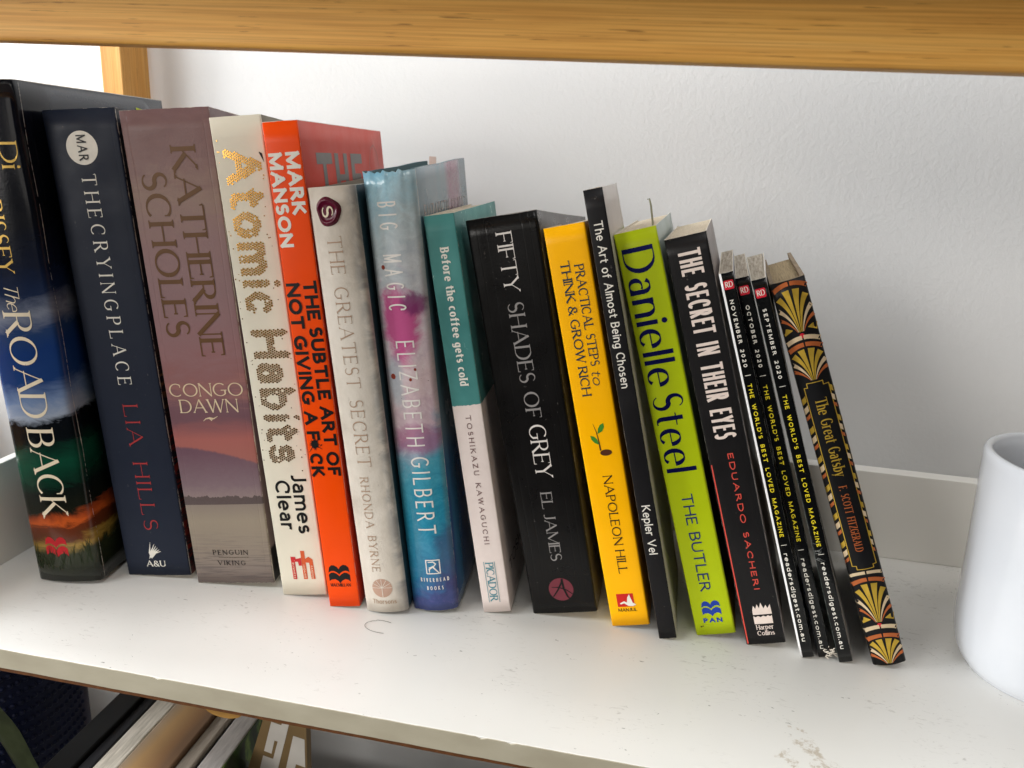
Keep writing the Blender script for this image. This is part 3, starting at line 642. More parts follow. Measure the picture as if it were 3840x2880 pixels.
i = b.ink(); book_emblem(i, 1.8, 13.9, 10.8, 9.4); write(i, 'MACMILLAN', 2.0, 11.3, 10.4, 1.75, .3, .16, .04, way='right', space=.07); i.done('publisher_emblem', I_BLACK, b.root)
i = b.ink(3, on='right'); met = inkmat('dull_silver_foil', (112, 106, 102), .35, .6)
for (x0, x1, v0, v1) in ((18, 40, 214, 219), (26, 31, 196, 214), (44, 50, 196, 219), (58, 64, 196, 219), (50, 58, 206, 209), (70, 76, 196, 219), (76, 90, 214, 219), (76, 86, 205, 209), (76, 90, 196, 200)):
    i.fill([(x0, v0), (x1, v0), (x1, v1), (x0, v1)])
i.done('cover_lettering', met, b.root)
i = b.ink(3, on='right'); i.stroke([(104, 196), (105, 214), (110, 222), (116, 224), (122, 220), (125, 210), (126, 196)], [.8] * 7); i.done('embossed_seal', inkmat('rust_emboss', (176, 74, 56), .3), b.root)

# ---- 6 off-white marbled hardback
def art_secret(t, x, y, o):
    a = t.ramp(t.noise(o, 26., 6, .65, .6), [(.25, (176, 166, 152)), (.5, (206, 198, 186)), (.75, (222, 214, 204))])
    s1 = t.math('MULTIPLY', t.step(t.noise(t.map(o, (1, 1, .5)), 220., 5, .7, 1.5), .60, .70), t.step(t.noise(o, 32., 2), .50, .62))
    a = t.mix(t.math('MULTIPLY', s1, .5), a, lin((112, 102, 90)))
    e = t.math('MULTIPLY', t.step(x, 15.5, 20.5), t.step(t.noise(o, 60., 4, .6, 1.), .34, .6))
    return t.mix(t.math('MULTIPLY', e, .65), a, lin((108, 112, 116)))
b = Book('hardback_book', FIT['secret'], 122, 'scuffed off-white hardback with a dark red wax seal at the top of its spine', bulge=1.3, r=2.6, hard=True)
b.build(cover_mat('marbled_jacket', None, .42, w=21.6, h=206, art=art_secret, wear=.6, bump=.15, right=(36, 62, 72)), pages=M_PALEPAGES, inner=plain('grey_board', (120, 112, 102), .8), inset=1.2, warp=lambda u, d, v: (0, 0, 4.0 * max(0, (d - 20) / 102) if v > 150 else 0))
i = b.ink(); tan = inkmat('tan_print', (164, 138, 116))
write(i, 'THE GREATEST SECRET', 6.7, 184.9, 107.2, 6.6, .62, .26, .055, space=.22, word=.42); i.done('title_lettering', tan, b.root)
i = b.ink(); write(i, 'RHONDA BYRNE', 6.6, 72.2, 49.8, 4.2, .5, .24, .05, space=.26, word=.5); i.done('author_lettering', tan, b.root)
i = b.ink(); i.disc((10.4, 13.4), 5.1, n=36); i.done('publisher_emblem', inkmat('rosy_tan_print', (178, 146, 128)), b.root)
i = Ink(lambda u, v, off: b.spine(u, v, off + .16), 1.6)
i.stroke([(10.4, 8.5), (10.4, 13.6)], [.3, .3])
for q in range(7):
    a = math.pi * q / 6; i.stroke([(10.4, 13.6), (10.4 + 4.9 * math.cos(a), 13.6 + 4.7 * math.sin(a))], [.24, .24])
i.done('emblem_rays', inkmat('pale_stone_ink', (214, 206, 194)), b.root)
i = b.ink(); write(i, 'Thorsons', 4.6, 4.7, 12.2, 2.5, .36, .3, way='right', space=.10); i.done('publisher_lettering', tan, b.root)
# wax seal: a low dome with a raised rim
V = [b.spine(9.1, 195.8, .9)]; F = []; rgs = random.Random(5); nr, na = 9, 44
wob = [1 + .05 * math.sin(3 * a / na * 2 * math.pi + 1) + .03 * math.sin(5 * a / na * 2 * math.pi) for a in range(na)]
for r_ in range(1, nr + 1):
    q = r_ / nr; hgt = .9 if q < .62 else (.9 + .9 * math.sin((q - .62) / .30 * math.pi) if q < .92 else .9 * (1 - (q - .92) / .08) + .02)
    for a in range(na):
        t_ = 2 * math.pi * a / na; V.append(b.spine(9.1 + 5.6 * q * wob[a] * math.cos(t_), 195.8 + 6.3 * q * wob[a] * math.sin(t_), hgt))
for a in range(na): F.append((0, 1 + a, 1 + (a + 1) % na))
for r_ in range(nr - 1):
    for a in range(na): F.append((1 + r_ * na + a, 1 + (r_ + 1) * na + a, 1 + (r_ + 1) * na + (a + 1) % na, 1 + r_ * na + (a + 1) % na))
seal = mesh('wax_seal', V, F, plain('wine_red_wax', (92, 18, 44), .24, .2, 150., .1), b.root, True)
i = Ink(lambda u, v, off: b.spine(u, v, off + 1.0)); write(i, 'S', 6.6, 198.3, 5.0, 5.0, .95, .4, 0); i.done('seal_letter', I_CREAM, b.root)

# ---- 7 jacketed book with coloured clouds
def art_magic(t, x, y, o):
    nn = t.n('CombineXYZ', {0: x, 1: y, 2: 0.}); nz = t.noise(t.map(nn, (.07, .07, 1)), 1., 6, .65, .8); nc = t.math('SUBTRACT', nz, .5)
    f = t.math('DIVIDE', t.math('SUBTRACT', t.math('ADD', y, t.math('MULTIPLY', nc, 34.)), t.math('MULTIPLY', x, .55)), 213.6)
    base = t.ramp(f, [(0, (60, 72, 124)), (.03, (52, 100, 148)), (.08, (42, 122, 158)), (.22, (44, 138, 166)), (.32, (72, 152, 174)), (.385, (150, 164, 180)), (.42, (196, 172, 182)), (.52, (206, 184, 186)), (.60, (206, 190, 196)), (.72, (190, 192, 196)), (.86, (176, 190, 194)), (.94, (150, 186, 200)), (1, (120, 178, 204))])
    mo = t.noise(t.map(nn, (.16, .16, 1), (3, 9, 0)), 1., 7, .7, 1.2)
    base = t.mix(t.math('MULTIPLY', t.step(mo, .48, .72), .55), base, t.ramp(f, [(0, (92, 84, 140)), (.12, (70, 150, 182)), (.34, (90, 176, 196)), (.42, (226, 214, 214)), (.8, (214, 220, 222)), (.93, (170, 214, 228)), (1, (190, 226, 236))]))
    base = t.mix(t.math('MULTIPLY', t.step(mo, .52, .30), .35), base, t.ramp(f, [(0, (40, 40, 92)), (.12, (20, 84, 124)), (.36, (24, 104, 140)), (.42, (176, 140, 160)), (1, (110, 158, 178))]))
    def blob(cx, cy, rx, ry, lo=.55, hi=1.15):
        dx = t.math('DIVIDE', t.math('SUBTRACT', x, cx), rx); dy = t.math('DIVIDE', t.math('SUBTRACT', y, cy), ry)
        d = t.math('SQRT', t.math('ADD', t.math('MULTIPLY', dx, dx), t.math('MULTIPLY', dy, dy)))
        return t.math('SUBTRACT', 1., t.step(t.math('ADD', d, t.math('MULTIPLY', nc, 1.7)), lo, hi))
    base = t.mix(t.math('MULTIPLY', blob(10.5, 148., 10., 20.), .9), base, lin((186, 62, 128)))
    base = t.mix(t.math('MULTIPLY', blob(17., 156., 7., 6.), .85), base, lin((120, 54, 104)))
    base = t.mix(t.math('MULTIPLY', blob(12., 91., 13., 9.), .7), base, lin((160, 92, 130)))
    base = t.mix(t.math('MULTIPLY', blob(5., 118., 5., 14.), .5), base, lin((150, 180, 190)))
    base = t.mix(t.math('MULTIPLY', blob(22., 32., 7., 20.), .55), base, lin((50, 42, 92)))
    sp = t.math('MULTIPLY', t.step(t.noise(nn, .9, 3), .70, .74), blob(11., 120., 12., 22.))
    return t.mix(sp, base, lin((96, 40, 48)))
def rightmagic(t, x, y, o):
    c = t.ramp(t.noise(t.map(o, (18, 60, 10)), 1., 5, .6), [(.3, (88, 124, 138)), (.7, (120, 132, 142))])
    pnk = t.math('MULTIPLY', t.step(x, 82., 96.), t.math('SUBTRACT', 1., t.step(x, 112., 130.)))
    c = t.mix(t.math('MULTIPLY', pnk, .8), c, lin((140, 66, 98)))
    return t.mix(t.math('SUBTRACT', 1., t.step(y, 70., 100.)), c, t.ramp(t.noise(t.map(o, (18, 60, 10)), 1., 4), [(.3, (52, 60, 120)), (.7, (60, 120, 156))]))
b = Book('hardback_book', FIT['magic'], 118, 'hardback in a crinkled jacket of pale blue, pink and turquoise clouds', bulge=1.8, r=3.6, hard=True)
rgm = [random.Random(7).uniform(-1, 1) for _ in range(60)]
def crinkle(u, d, v):
    e = max(0, (v - 205) / 8.6)
    if e <= 0: return (0, 0, 0)
    a = math.sin(u * 1.9) + .6 * math.sin(u * 3.7 + 1) + .4 * math.sin(d * .9)
    return (0, -.45 * e * a if d < 4 else 0, .55 * e * a)
b.build(cover_mat('cloud_jacket', None, .24, w=23.5, h=213.6, art=art_magic, wear=.4, right=rightmagic, coat=.35, bump=.14), pages=M_PALEPAGES, inner=plain('teal_board', (70, 96, 104), .8), inset=2.2, warp=lambda u, d, v: tuple(p + q for p, q in zip(crinkle(u, d, v), (0, 0, (5.0 * max(0, (d - 4) / 114) if v > 150 else 0)))), rows=40)
pw = inkmat('pearl_white_ink', (226, 222, 216))
i = b.ink(); write(i, 'BIG MAGIC', 6.0, 200.9, 48.0, 8.4, .72, .72, space=.34, word=.6); i.done('title_lettering', pw, b.root)
i = b.ink(); write(i, 'ELIZABETH', 7.4, 138.8, 51.0, 8.6, .72, .72, space=.26); i.done('author_lettering', pw, b.root); i = b.ink(); write(i, 'GILBERT', 8.3, 82.4, 40.0, 8.7, .78, .78, space=.26); i.done('author_lettering', pw, b.root)
i = b.ink(); i.stroke([(10.2, 20.8), (16.9, 20.8), (16.9, 28.1), (10.2, 28.1), (10.2, 20.8)], [.55] * 5); i.stroke([(11.6, 21.4), (11.6, 23.2), (13.4, 24.6), (16.4, 20.9)], [.3, .7, .8, .5]); i.stroke([(11.2, 27.0), (13.8, 27.2), (15.0, 26.0), (14.0, 24.8), (11.4, 24.0)], [.4, .6, .6, .5, .3])
write(i, 'RIVERHEAD', 6.6, 16.3, 14.1, 2.1, .3, .3, way='right', space=.42); write(i, 'BOOKS', 9.5, 11.8, 8.2, 2.1, .3, .3, way='right', space=.42); i.done('publisher_emblem', pw, b.root)
i = b.ink(3, on='right'); write(i, 'ELIZABETH GILBERT', 12, 190, 100, 8, .7, space=.3, way='right'); i.done('cover_lettering', inkmat('dim_white_ink', (178, 166, 166)), b.root)
rsi = inkmat('rust_speck_ink', (132, 52, 34))
for (u, v, r_) in ((4.2, 122, 1.2), (12.6, 120.5, .7), (15.2, 125.2, .6), (5.4, 172.5, .9)): i = b.ink(); i.disc((u, v), r_, r_ * 1.2, 9); i.done('printed_speck', rsi, b.root)

# ---- 8 teal and blush paperback
def art_coffee(t, x, y, o):
    nz = t.noise(o, 120., 5, .6)
    teal = t.ramp(t.noise(o, 50., 4), [(.3, (60, 120, 118)), (.7, (80, 142, 138))])
    fl = t.math('MULTIPLY', t.step(t.noise(t.map(o, (1, 1, .6)), 260., 5, .65, 1.), .64, .67), t.step(t.math('ABSOLUTE', t.math('SUBTRACT', x, 6.)), 3.2, 5.0))
    fl = t.math('MULTIPLY', fl, t.step(t.noise(o, 40., 2), .42, .56))
    teal = t.mix(fl, teal, lin((176, 206, 200)))
    pink = t.ramp(nz, [(.3, (216, 202, 196)), (.7, (224, 211, 205))])
    return t.mix(t.math('LESS_THAN', t.math('SUBTRACT', y, t.math('MULTIPLY', t.math('SUBTRACT', t.noise(o, 400., 3), .5), 1.6)), 109.6), teal, pink)
b = Book('paperback_book', FIT['coffee'], 109, 'slim paperback, teal above and blush pink below', r=.6)
b.build(cover_mat('teal_blush_cover', None, .45, w=14.1, h=198, art=art_coffee, wear=.3), inset=1.0)
i = b.ink(); write(i, 'Before the coffee gets cold', 5.6, 183.5, 64.3, 4.0, .85, .45, .05, space=.11, word=.3); i.done('title_lettering', I_WHITE, b.root)
i = b.ink(); write(i, 'TOSHIKAZU KAWAGUCHI', 5.8, 104.5, 66.8, 2.5, .42, .3, .04, space=.5, word=.6); i.done('author_lettering', inkmat('mauve_brown_ink', (112, 84, 82)), b.root)
i = b.ink(); write(i, 'PICADOR', 4.6, 27.6, 21.4, 4.0, .62, .3, .05, space=.04); i.stroke([(3.9, 28.2), (3.9, 5.6)], [.25, .25]); i.stroke([(9.3, 28.2), (9.3, 5.6)], [.25, .25]); i.done('publisher_emblem', inkmat('teal_ink', (58, 130, 142)), b.root)
i = b.ink(on='right'); write(i, 'TOSHIKAZU', 12, 15.5, 80, 6, .9, .6, .05, way='right', space=.3); i.done('cover_lettering', inkmat('dark_red_ink', (64, 40, 40)), b.root)

# ---- 9 thick black paperback
b = Book('paperback_book', FIT['fifty'], 112, 'thick black paperback with grey serif capitals and a dusky red disc at the foot', r=1.6)
b.flare = lambda u, d, v: (9.0 * (d / 112) ** 1.4 * (u / 33) * max(0, v / 198 - .2) if d > 0 else 0, 0)
b.build(cover_mat('black_laminate_cover', (17, 16, 16), .3, w=33, h=198, creases=(4.5, 8.6, 25.5, 29.0), wear=.5, mottle=.15, scuff=.25, wearcol=(150, 146, 140), right=(92, 88, 88), bump=.12), top=lambda u, d: d * .10)  # right cover: its grey sheen is put into the colour
lg = inkmat('light_grey_ink', (214, 208, 202)); mg = inkmat('mid_grey_ink', (138, 134, 132))
i = b.ink(); write(i, 'FIFTY', 13.1, 190.5, 26.8, 7.3, .85, .32, .065, space=.10); i.done('title_lettering', lg, b.root); i = b.ink(); write(i, 'GREY', 13.5, 99.9, 26.8, 8.2, .95, .34, .065, space=.07); i.done('title_lettering', lg, b.root)
i = b.ink(); write(i, 'SHADES', 13.2, 158.9, 38.2, 7.5, 1.0, .32, .065, space=.10); i.done('title_lettering', mg, b.root); i = b.ink(); write(i, 'OF', 13.6, 116.2, 12.7, 7.3, 1.0, .32, .065, space=.10); i.done('title_lettering', mg, b.root)
i = b.ink(); write(i, 'EL JAMES', 14.0, 65.4, 36.5, 5.6, .75, .28, .06, space=.09, word=.3); i.done('author_lettering', mg, b.root)
i = b.ink(); i.disc((16.6, 13.2), 6.2, n=40); i.done('publisher_emblem', inkmat('dusky_red_ink', (108, 46, 56)), b.root)
i = Ink(lambda u, v, off: b.spine(u, v, off + .16)); i.stroke([(12.2, 9.4), (15.0, 13.0), (17.3, 17.0), (17.9, 19.0)], [.5, .7, .8, 1.0]); i.stroke([(17.6, 18.8), (18.0, 13.6), (19.4, 9.2), (20.4, 8.0)], [1.1, .9, .8, .5]); i.stroke([(12.0, 14.6), (15.6, 14.4), (19.4, 12.8), (22.2, 10.4)], [.3, .5, .5, .4]); i.done('emblem_scratches', I_BLACK, b.root)

# ---- 10 yellow paperback
b = Book('paperback_book', FIT['yellow'], 110, 'bright yellow paperback with a sprouting seed drawn on its spine', r=.9)
b.build(cover_mat('yellow_cover', (252, 182, 0), .36, w=18.7, h=198, creases=(1.6,), wear=.25, mottle=.03, right=(206, 140, 10), left=(240, 196, 20)), inset=.8, top=lambda u, d: d * .03)
i = b.ink(); ni = inkmat('slate_blue_ink', (30, 54, 64))
write(i, 'PRACTICAL STEPS', 11.0, 180.1, 46.6, 4.2, .62, .34, .055, space=.09, word=.3); write(i, 'to', 10.7, 131.4, 6.9, 4.4, .5, .3, 0, slant=.22, space=.1); write(i, 'THINK & GROW RICH', 4.9, 182.3, 62.5, 4.2, .72, .36, .055, space=.08, word=.28); i.done('title_lettering', ni, b.root)
i = b.ink(); write(i, 'NAPOLEON HILL', 7.9, 79.9, 51.2, 4.4, 62e-2, .34, .05, space=.14, word=.3); i.done('author_lettering', inkmat('black_brown_ink', (40, 28, 14)), b.root)
i = b.ink(); i.disc((11.4, 91.4), 2.8, 1.55, 20); i.stroke([(9.0, 92.6), (8.9, 97), (8.4, 102), (7.4, 106.2)], [.75, .5, .35, .12]); i.done('spine_artwork', inkmat('seed_brown_ink', (78, 42, 22)), b.root)
i = b.ink(); i.fill([(8.9, 101.0), (9.4, 103.4), (10.6, 105.2), (12.3, 106.0), (12.4, 104.0), (11.2, 102.0)]); i.fill([(8.8, 95.6), (6.9, 96.6), (5.6, 98.4), (5.3, 100.4), (7.0, 99.8), (8.3, 98.2)]); i.done('spine_artwork', inkmat('leaf_green_ink', (62, 132, 40)), b.root)
i = b.ink(); i.fill([(4.6, 10.5), (12.9, 10.5), (12.9, 17.6), (4.6, 17.6)]); i.done('publisher_emblem', inkmat('signal_red_ink', (198, 34, 30)), b.root)
i = Ink(lambda u, v, off: b.spine(u, v, off + .16)); i.fill([(5.9, 12.6), (8.0, 13.6), (9.4, 12.9), (9.9, 15.6), (11.0, 17.2), (11.6, 14.8), (12.2, 12.6), (13.8, 11.4), (12.0, 10.7), (9.8, 11.0), (8.0, 12.5), (6.2, 11.9)]); i.done('emblem_bird', I_WHITE, b.root)
i = b.ink(); write(i, 'MANJUL', 4.5, 7.9, 9.3, 1.75, .32, .2, .03, way='right', space=.10); i.done('publisher_lettering', I_BLACK, b.root)

# ---- 11 thin tall black paperback
b = Book('paperback_book', FIT['art'], 68, 'thin black paperback with plain white lettering, standing taller than its neighbours', r=.5)
b.flare = lambda u, d, v: (2.2 * (max(0, d) / 68) ** 2 * (u / 8.4) * max(0, 1 - abs(v / 216 - .55) * 1.6), 0)
b.build(cover_mat('matte_black_cover', (22, 21, 23), .42, w=8.4, h=216.7, wear=.4, mottle=.1, right=(206, 198, 192), left=(46, 38, 36), scuff=.12), inset=.3)  # black book's right cover made pale, paper sheen painted in as colour
i = b.ink(); write(i, 'The Art of Almost Being Chosen', 2.3, 203.0, 75.0, 3.9, .55, .5, space=.12, word=.3); i.done('title_lettering', I_WHITE, b.root)
i = b.ink(); write(i, 'Kepler Vel', 2.2, 70.5, 25.2, 4.0, .55, .5, space=.12, word=.3); i.done('author_lettering', I_WHITE, b.root)

# ---- 12 lime green paperback
b = Book('paperback_book', FIT['green'], 104, 'lime green paperback with large dark blue lettering on its spine', r=1.0)
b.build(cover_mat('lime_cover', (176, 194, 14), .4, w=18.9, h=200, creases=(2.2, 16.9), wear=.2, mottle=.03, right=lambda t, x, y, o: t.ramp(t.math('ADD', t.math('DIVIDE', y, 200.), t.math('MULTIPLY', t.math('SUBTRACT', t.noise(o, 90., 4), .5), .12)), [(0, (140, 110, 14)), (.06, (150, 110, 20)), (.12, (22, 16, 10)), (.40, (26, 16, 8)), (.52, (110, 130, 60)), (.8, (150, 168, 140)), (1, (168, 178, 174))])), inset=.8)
blu = plain('navy_foil', (24, 28, 92), .22, .15, 120., 0, .55)
i = b.ink(); write(i, 'Danielle', 2.0, 192.6, 64.2, 13.8, 2.1, .5, .0, space=.13); i.done('author_lettering', blu, b.root); i = b.ink(); write(i, 'Steel', 2.0, 124.6, 38.6, 13.8, 2.1, .5, .0, space=.10); i.done('author_lettering', blu, b.root)
i = b.ink(); db = inkmat('deep_blue_ink', (26, 48, 100)); write(i, 'THE BUTLER', 6.2, 74.6, 51.0, 5.2, .78, .6, .0, space=.16, word=.42); i.done('title_lettering', db, b.root)
i = b.ink(); pb = inkmat('royal_blue_ink', (30, 62, 160)); book_emblem(i, 5.0, 10.6, 9.0, 7.8); write(i, 'PAN', 4.8, 6.6, 9.0, 2.5, .62, .6, way='right', space=.3); i.done('publisher_emblem', pb, b.root)
i = b.ink(); i.disc((3.2, 4.6), .5, .4, 8); i.disc((4.1, 4.9), .35, .3, 8); i.done('ink_blot', inkmat('olive_blot', (70, 66, 20)), b.root)

# ---- 13 black thriller with red edge line
b = Book('paperback_book', FIT['eyes'], 92, 'black paperback with tall condensed white capitals and a thin red line along its lower spine', r=1.0)
b.build(cover_mat('charcoal_cover', (25, 24, 25), .36, w=18.3, h=199.7, creases=(2.6, 15.6), wear=.45, mottle=.1, right=(136, 124, 120), scuff=.12), inset=.5)  # shaded right cover lightened by colour to show a greyish sheen
i = b.ink(); pk = inkmat('shell_white_ink', (228, 212, 202)); write(i, 'THE SECRET IN THEIR EYES', 4.7, 193.7, 87.9, 9.7, 1.35, 1.15, space=.085, word=.24); i.done('title_lettering', pk, b.root)
i = b.ink(); write(i, 'EDUARDO SACHERI', 8.7, 98.6, 69.3, 2.6, .5, .45, space=.55, word=.7); i.done('author_lettering', inkmat('coral_ink', (204, 76, 64)), b.root)
i = b.ink(); i.stroke([(.75, 94), (.85, .6)], [.55, .6]); i.done('spine_stripe', inkmat('coral_ink', (204, 76, 64)), b.root)
i = b.ink()
i.fill([(5.8, 10.9), (14.4, 10.9), (14.4, 15.2), (13.6, 14.6), (12.6, 15.2), (11.6, 14.6), (10.4, 15.2), (9.2, 14.5), (8.0, 15.2), (6.9, 14.6), (5.8, 15.2)]); i.fill([(5.8, 15.9), (14.6, 15.9), (14.5, 18.6), (5.9, 18.6)])
i.fill([(5.9, 18.5), (14.5, 18.5), (14.4, 21.0), (13.0, 19.0), (12.4, 20.8), (11.2, 19.0), (10.2, 22.2), (9.2, 19.2), (8.4, 21.4), (7.4, 19.0), (6.6, 20.8)])
write(i, 'Harper', 6.2, 7.9, 8.0, 2.5, .36, .22, .03, way='right', space=.06); write(i, 'Collins', 6.2, 4.8, 8.0, 2.4, .36, .22, .03, way='right', space=.08); i.done('publisher_emblem', pk, b.root)

# ---- 14-16 three magazines
ye = inkmat('lemon_ink', (226, 206, 40)); rd = inkmat('crimson_ink', (204, 24, 48))
def magazine(key, month, label, left, right, lg, mo, ba1, wo, ba2, rdp, u):
    b = Book('magazine', FIT[key], 96, label, 'magazine', r=.55, bulge=.1, group='three small magazines leaning together')
    if key == 'sep': b.flare = lambda uu, d, v: (3.2 * (max(0, d) / 96) ** 1.2 * (uu / 6) * (v / 187) + (1.6 if uu > 5.9 and d > .6 else 0) * math.exp(-((v - 12) / 45) ** 2) * min(1, d / 5), -.0)
    b.build(cover_mat(month + '_gloss_cover', (11, 12, 13), .2, w=b.w, h=b.h, wear=.5, mottle=.2, left=left, right=right, leftw=.95 if key == 'nov' else .15, coat=.3, bump=.2, wearcol=(196, 194, 188), scuff=.2), pages=M_MAGPAGES, inset=.2)
    i = b.ink(); c = .55; (a0, v0, a1, v1) = lg; P = []
    for cx, cy, q in ((a1 - c, v1 - c, 0), (a0 + c, v1 - c, 90), (a0 + c, v0 + c, 180), (a1 - c, v0 + c, 270)): P += arc(cx, cy, c, c, q, q + 90, 4)
    i.fill(P); i.done('logo_panel', rd, b.root)
    i = Ink(lambda u_, v_, off: b.spine(u_, v_, off + .16)); write(i, 'RD', a0 + .55, v0 + .95, a1 - a0 - .9, 2.5, .36, .2, .0, way='right', space=.06); i.done('logo_lettering', I_WHITE, b.root)
    i = b.ink(); write(i, month.upper() + ' 2020', u, mo[0], mo[0] - mo[1], 1.65, .34, space=.55, word=.55)
    i.done('date_lettering', I_WHITE, b.root)
    for bar_ in (ba1, ba2): i = b.ink(); i.stroke([(u - .35, bar_), (u + 2.25, bar_)], [.26, .26]); i.done('divider_line', I_WHITE, b.root)
    i = b.ink()
    write(i, 'readersdigest.com.au', u, rdp[0], rdp[0] - rdp[1], 2.0, .36, space=.36); i.done('address_lettering', I_WHITE, b.root)
    i = b.ink(); write(i, "THE WORLD'S BEST LOVED MAGAZINE", u, wo[0], wo[0] - wo[1], 1.8, .36, space=.42, word=.75); i.done('slogan_lettering', ye, b.root)
    return b
bn = magazine('nov', 'November', 'black magazine dated November, white along its left edge', (236, 236, 236), (16, 26, 60), (1.2, 180.6, 5.3, 184.6), (175.9, 145.3), 141.4, (137.5, 63.0), 58.8, (54.6, 8.7), 2.2)
bo = magazine('oct', 'October', 'black magazine dated October, bottom corner frayed white', (14, 20, 48), (44, 66, 54), (.5, 179.0, 4.6, 183.0), (174.3, 145.8), 141.8, (137.5, 60.9), 56.5, (52.1, 4.6), 1.6)
bs = magazine('sep', 'September', 'black magazine dated September beside the art deco book', (60, 70, 66), (226, 220, 216), (.6, 179.3, 4.8, 183.4), (174.3, 142.3), 138.6, (134.6, 60.6), 56.5, (52.3, 7.2), 1.9)
# frayed paper at the foot of the October magazine
V = []; F = []; rg = random.Random(21)
for q in range(30):
    u = rg.uniform(2.6, 7.4); v = rg.uniform(.4, 4.0); a = rg.uniform(-.9, .9); l = rg.uniform(1.0, 2.6); d = rg.uniform(-1.0, .3); w_ = rg.uniform(.12, .45); bb = len(V)
    V += [(u, d, v), (u + l * math.cos(a), d - rg.uniform(0, .8), v + l * math.sin(a)), (u + l * math.cos(a) - w_ * math.sin(a), d - rg.uniform(0, .8), v + l * math.sin(a) + w_ * math.cos(a)), (u - w_ * math.sin(a), d + .1, v + w_)]
    F.append((bb, bb + 1, bb + 2, bb + 3))
mesh('frayed_corner', V, F, M_PAPER, bo.root)
# creases low on the September spine, the light they catch painted as grey strokes
i = bs.ink(); rg = random.Random(33)
for q in range(9):
    v = rg.uniform(50, 64); i.stroke([(.2, v), (rg.uniform(.8, 2.6), v + rg.uniform(-1.2, 1.2)), (rg.uniform(2.5, 4.6), v + rg.uniform(-1.5, 1.5))], [.1, .22, .05])
i.done('spine_creases', inkmat('crease_glint_grey', (120, 122, 120), .3), bs.root)

# ---- 17 art deco hardback
b = Book('hardback_book', FIT['gatsby'], 97, 'small black hardback with a gold and copper fan pattern, rightmost and leaning most', bulge=1.5, r=1.6, hard=True)
b.build(cover_mat('deco_cover', (17, 17, 19), .4, w=14.62, h=188.7, wear=.3, mottle=.12, right=(122, 100, 74), wearcol=(150, 120, 70)), thick=1.7, inset=3.0, pages=m_pages('tan_pages', ((122, 104, 76), (164, 146, 112)), 1600.), inner=plain('gold_brown_board', (128, 112, 92), .7, .2, 200.))
GO = plain('gold_leaf_ink', (198, 164, 62), .34, .12, 260., .05, .45); CO = plain('copper_ink', (190, 104, 58), .36, .12, 260., .05, .4); CR = inkmat('champagne_ink', (212, 190, 156), .38, .25)
ig, ic, ir, idot = b.ink(1.2), b.ink(1.2), b.ink(1.2), b.ink(1.2)
UC = 7.4; RU = inkmat('ruby_dot_ink', (190, 28, 48))
def petal(i, s, r0, tip, w1, bend):
    (u1, v1) = tip; u0, v0 = UC + s * r0, bend[0]; cu, cv = UC + s * bend[1], bend[2]; P = []; Wd = []
    for q in range(13):
        t = q / 12; P.append(((1 - t) ** 2 * u0 + 2 * t * (1 - t) * cu + t * t * (UC + s * u1), (1 - t) ** 2 * v0 + 2 * t * (1 - t) * cv + t * t * v1)); Wd.append(.22 + (w1 - .22) * t ** 1.3)
    P = [(min(max(p[0], .05), 14.55), p[1]) for p in P]; i.stroke(P, Wd)
def fan(vb, H):
    for s in (-1, 1):
        petal(ig, s, .22, (2.2, vb + H * .93), 2.9, (vb, .8, vb + H * .55)); petal(ig, s, .6, (5.7, vb + H * .78), 2.7, (vb, 1.9, vb + H * .55))
        petal(ir, s, .95, (7.0, vb + H * .53), 2.0, (vb, 2.9, vb + H * .38)); petal(ic, s, 1.25, (7.1, vb + H * .31), 1.7, (vb, 3.6, vb + H * .25))
def arcs(va, i=None, drop=2.9, wd=1.7):
    for s in (-1, 1):
        P = [(UC + s * (.35 + 6.75 * q / 8), va - drop * (q / 8) ** 1.9) for q in range(9)]; (i or ic).stroke(P, [wd] * 9)
def wedge(va):
    for s in (-1, 1):
        ig.stroke([(UC + s * 3.2, va + .1), (UC + s * 5.2, va + .1), (UC + s * 7.1, va - .4)], [.2, 2.2, 3.2])
for top_, vb, H in ((187.2, 165.4, 20.4), (159.6, 143.2, 15.2), (45.2, 23.0, 21.2), (16.0, 1.2, 13.6)):
    arcs(top_, drop=2.6, wd=1.9); fan(vb, H)
for vd in (163.6, 21.4):
    idot.disc((UC, vd), 1.05, 1.1, 18); idot.done('ruby_dot', RU, b.root); idot = b.ink(1.2); wedge(vd + 3.0); arcs(vd - .8, ir, 2.3, 1.9)
arcs(48.6, ir, 1.5, 1.5)
for q in range(6):
    v = 137.5 - q * 14.2
    for s, u in ((-1, 1.15), (1, 13.75)):
        for i_, dv in ((ig, 0), (ir, -4.4), (ic, -8.0)):
            dz = -3.2 if s < 0 else 0
            sl = .9 * -s; h_ = 2.7 if i_ is not ic else 1.7
            i_.fill([(u - .95, v + dv + dz - sl - h_ / 2), (u + .95, v + dv + dz + sl - h_ / 2), (u + .95, v + dv + dz + sl + h_ / 2), (u - .95, v + dv + dz - sl + h_ / 2)])
fr = [(2.5, 140), (3.9, 140), (3.9, 142), (10.7, 142), (10.7, 140.2), (12.9, 140.2), (12.9, 52), (11.4, 52), (11.4, 50.4), (4.2, 50.4), (4.2, 52.2), (2.5, 52.2)]
ig.stroke(fr + [fr[0]], [.36] * 13)
ig.done('spine_ornament', GO, b.root); ic.done('spine_ornament', CO, b.root); ir.done('spine_ornament', CR, b.root)
i = b.ink(); write(i, 'The Great Gatsby', 5.5, 134.2, 37.4, 5.0, .62, .22, .06, space=.06, word=.3); i.done('title_lettering', GO, b.root)
i = b.ink(); write(i, 'F. SCOTT FITZGERALD', 5.7, 92.0, 32.6, 3.4, .42, .18, .05, space=.07, word=.4); i.done('author_lettering', CO, b.root)

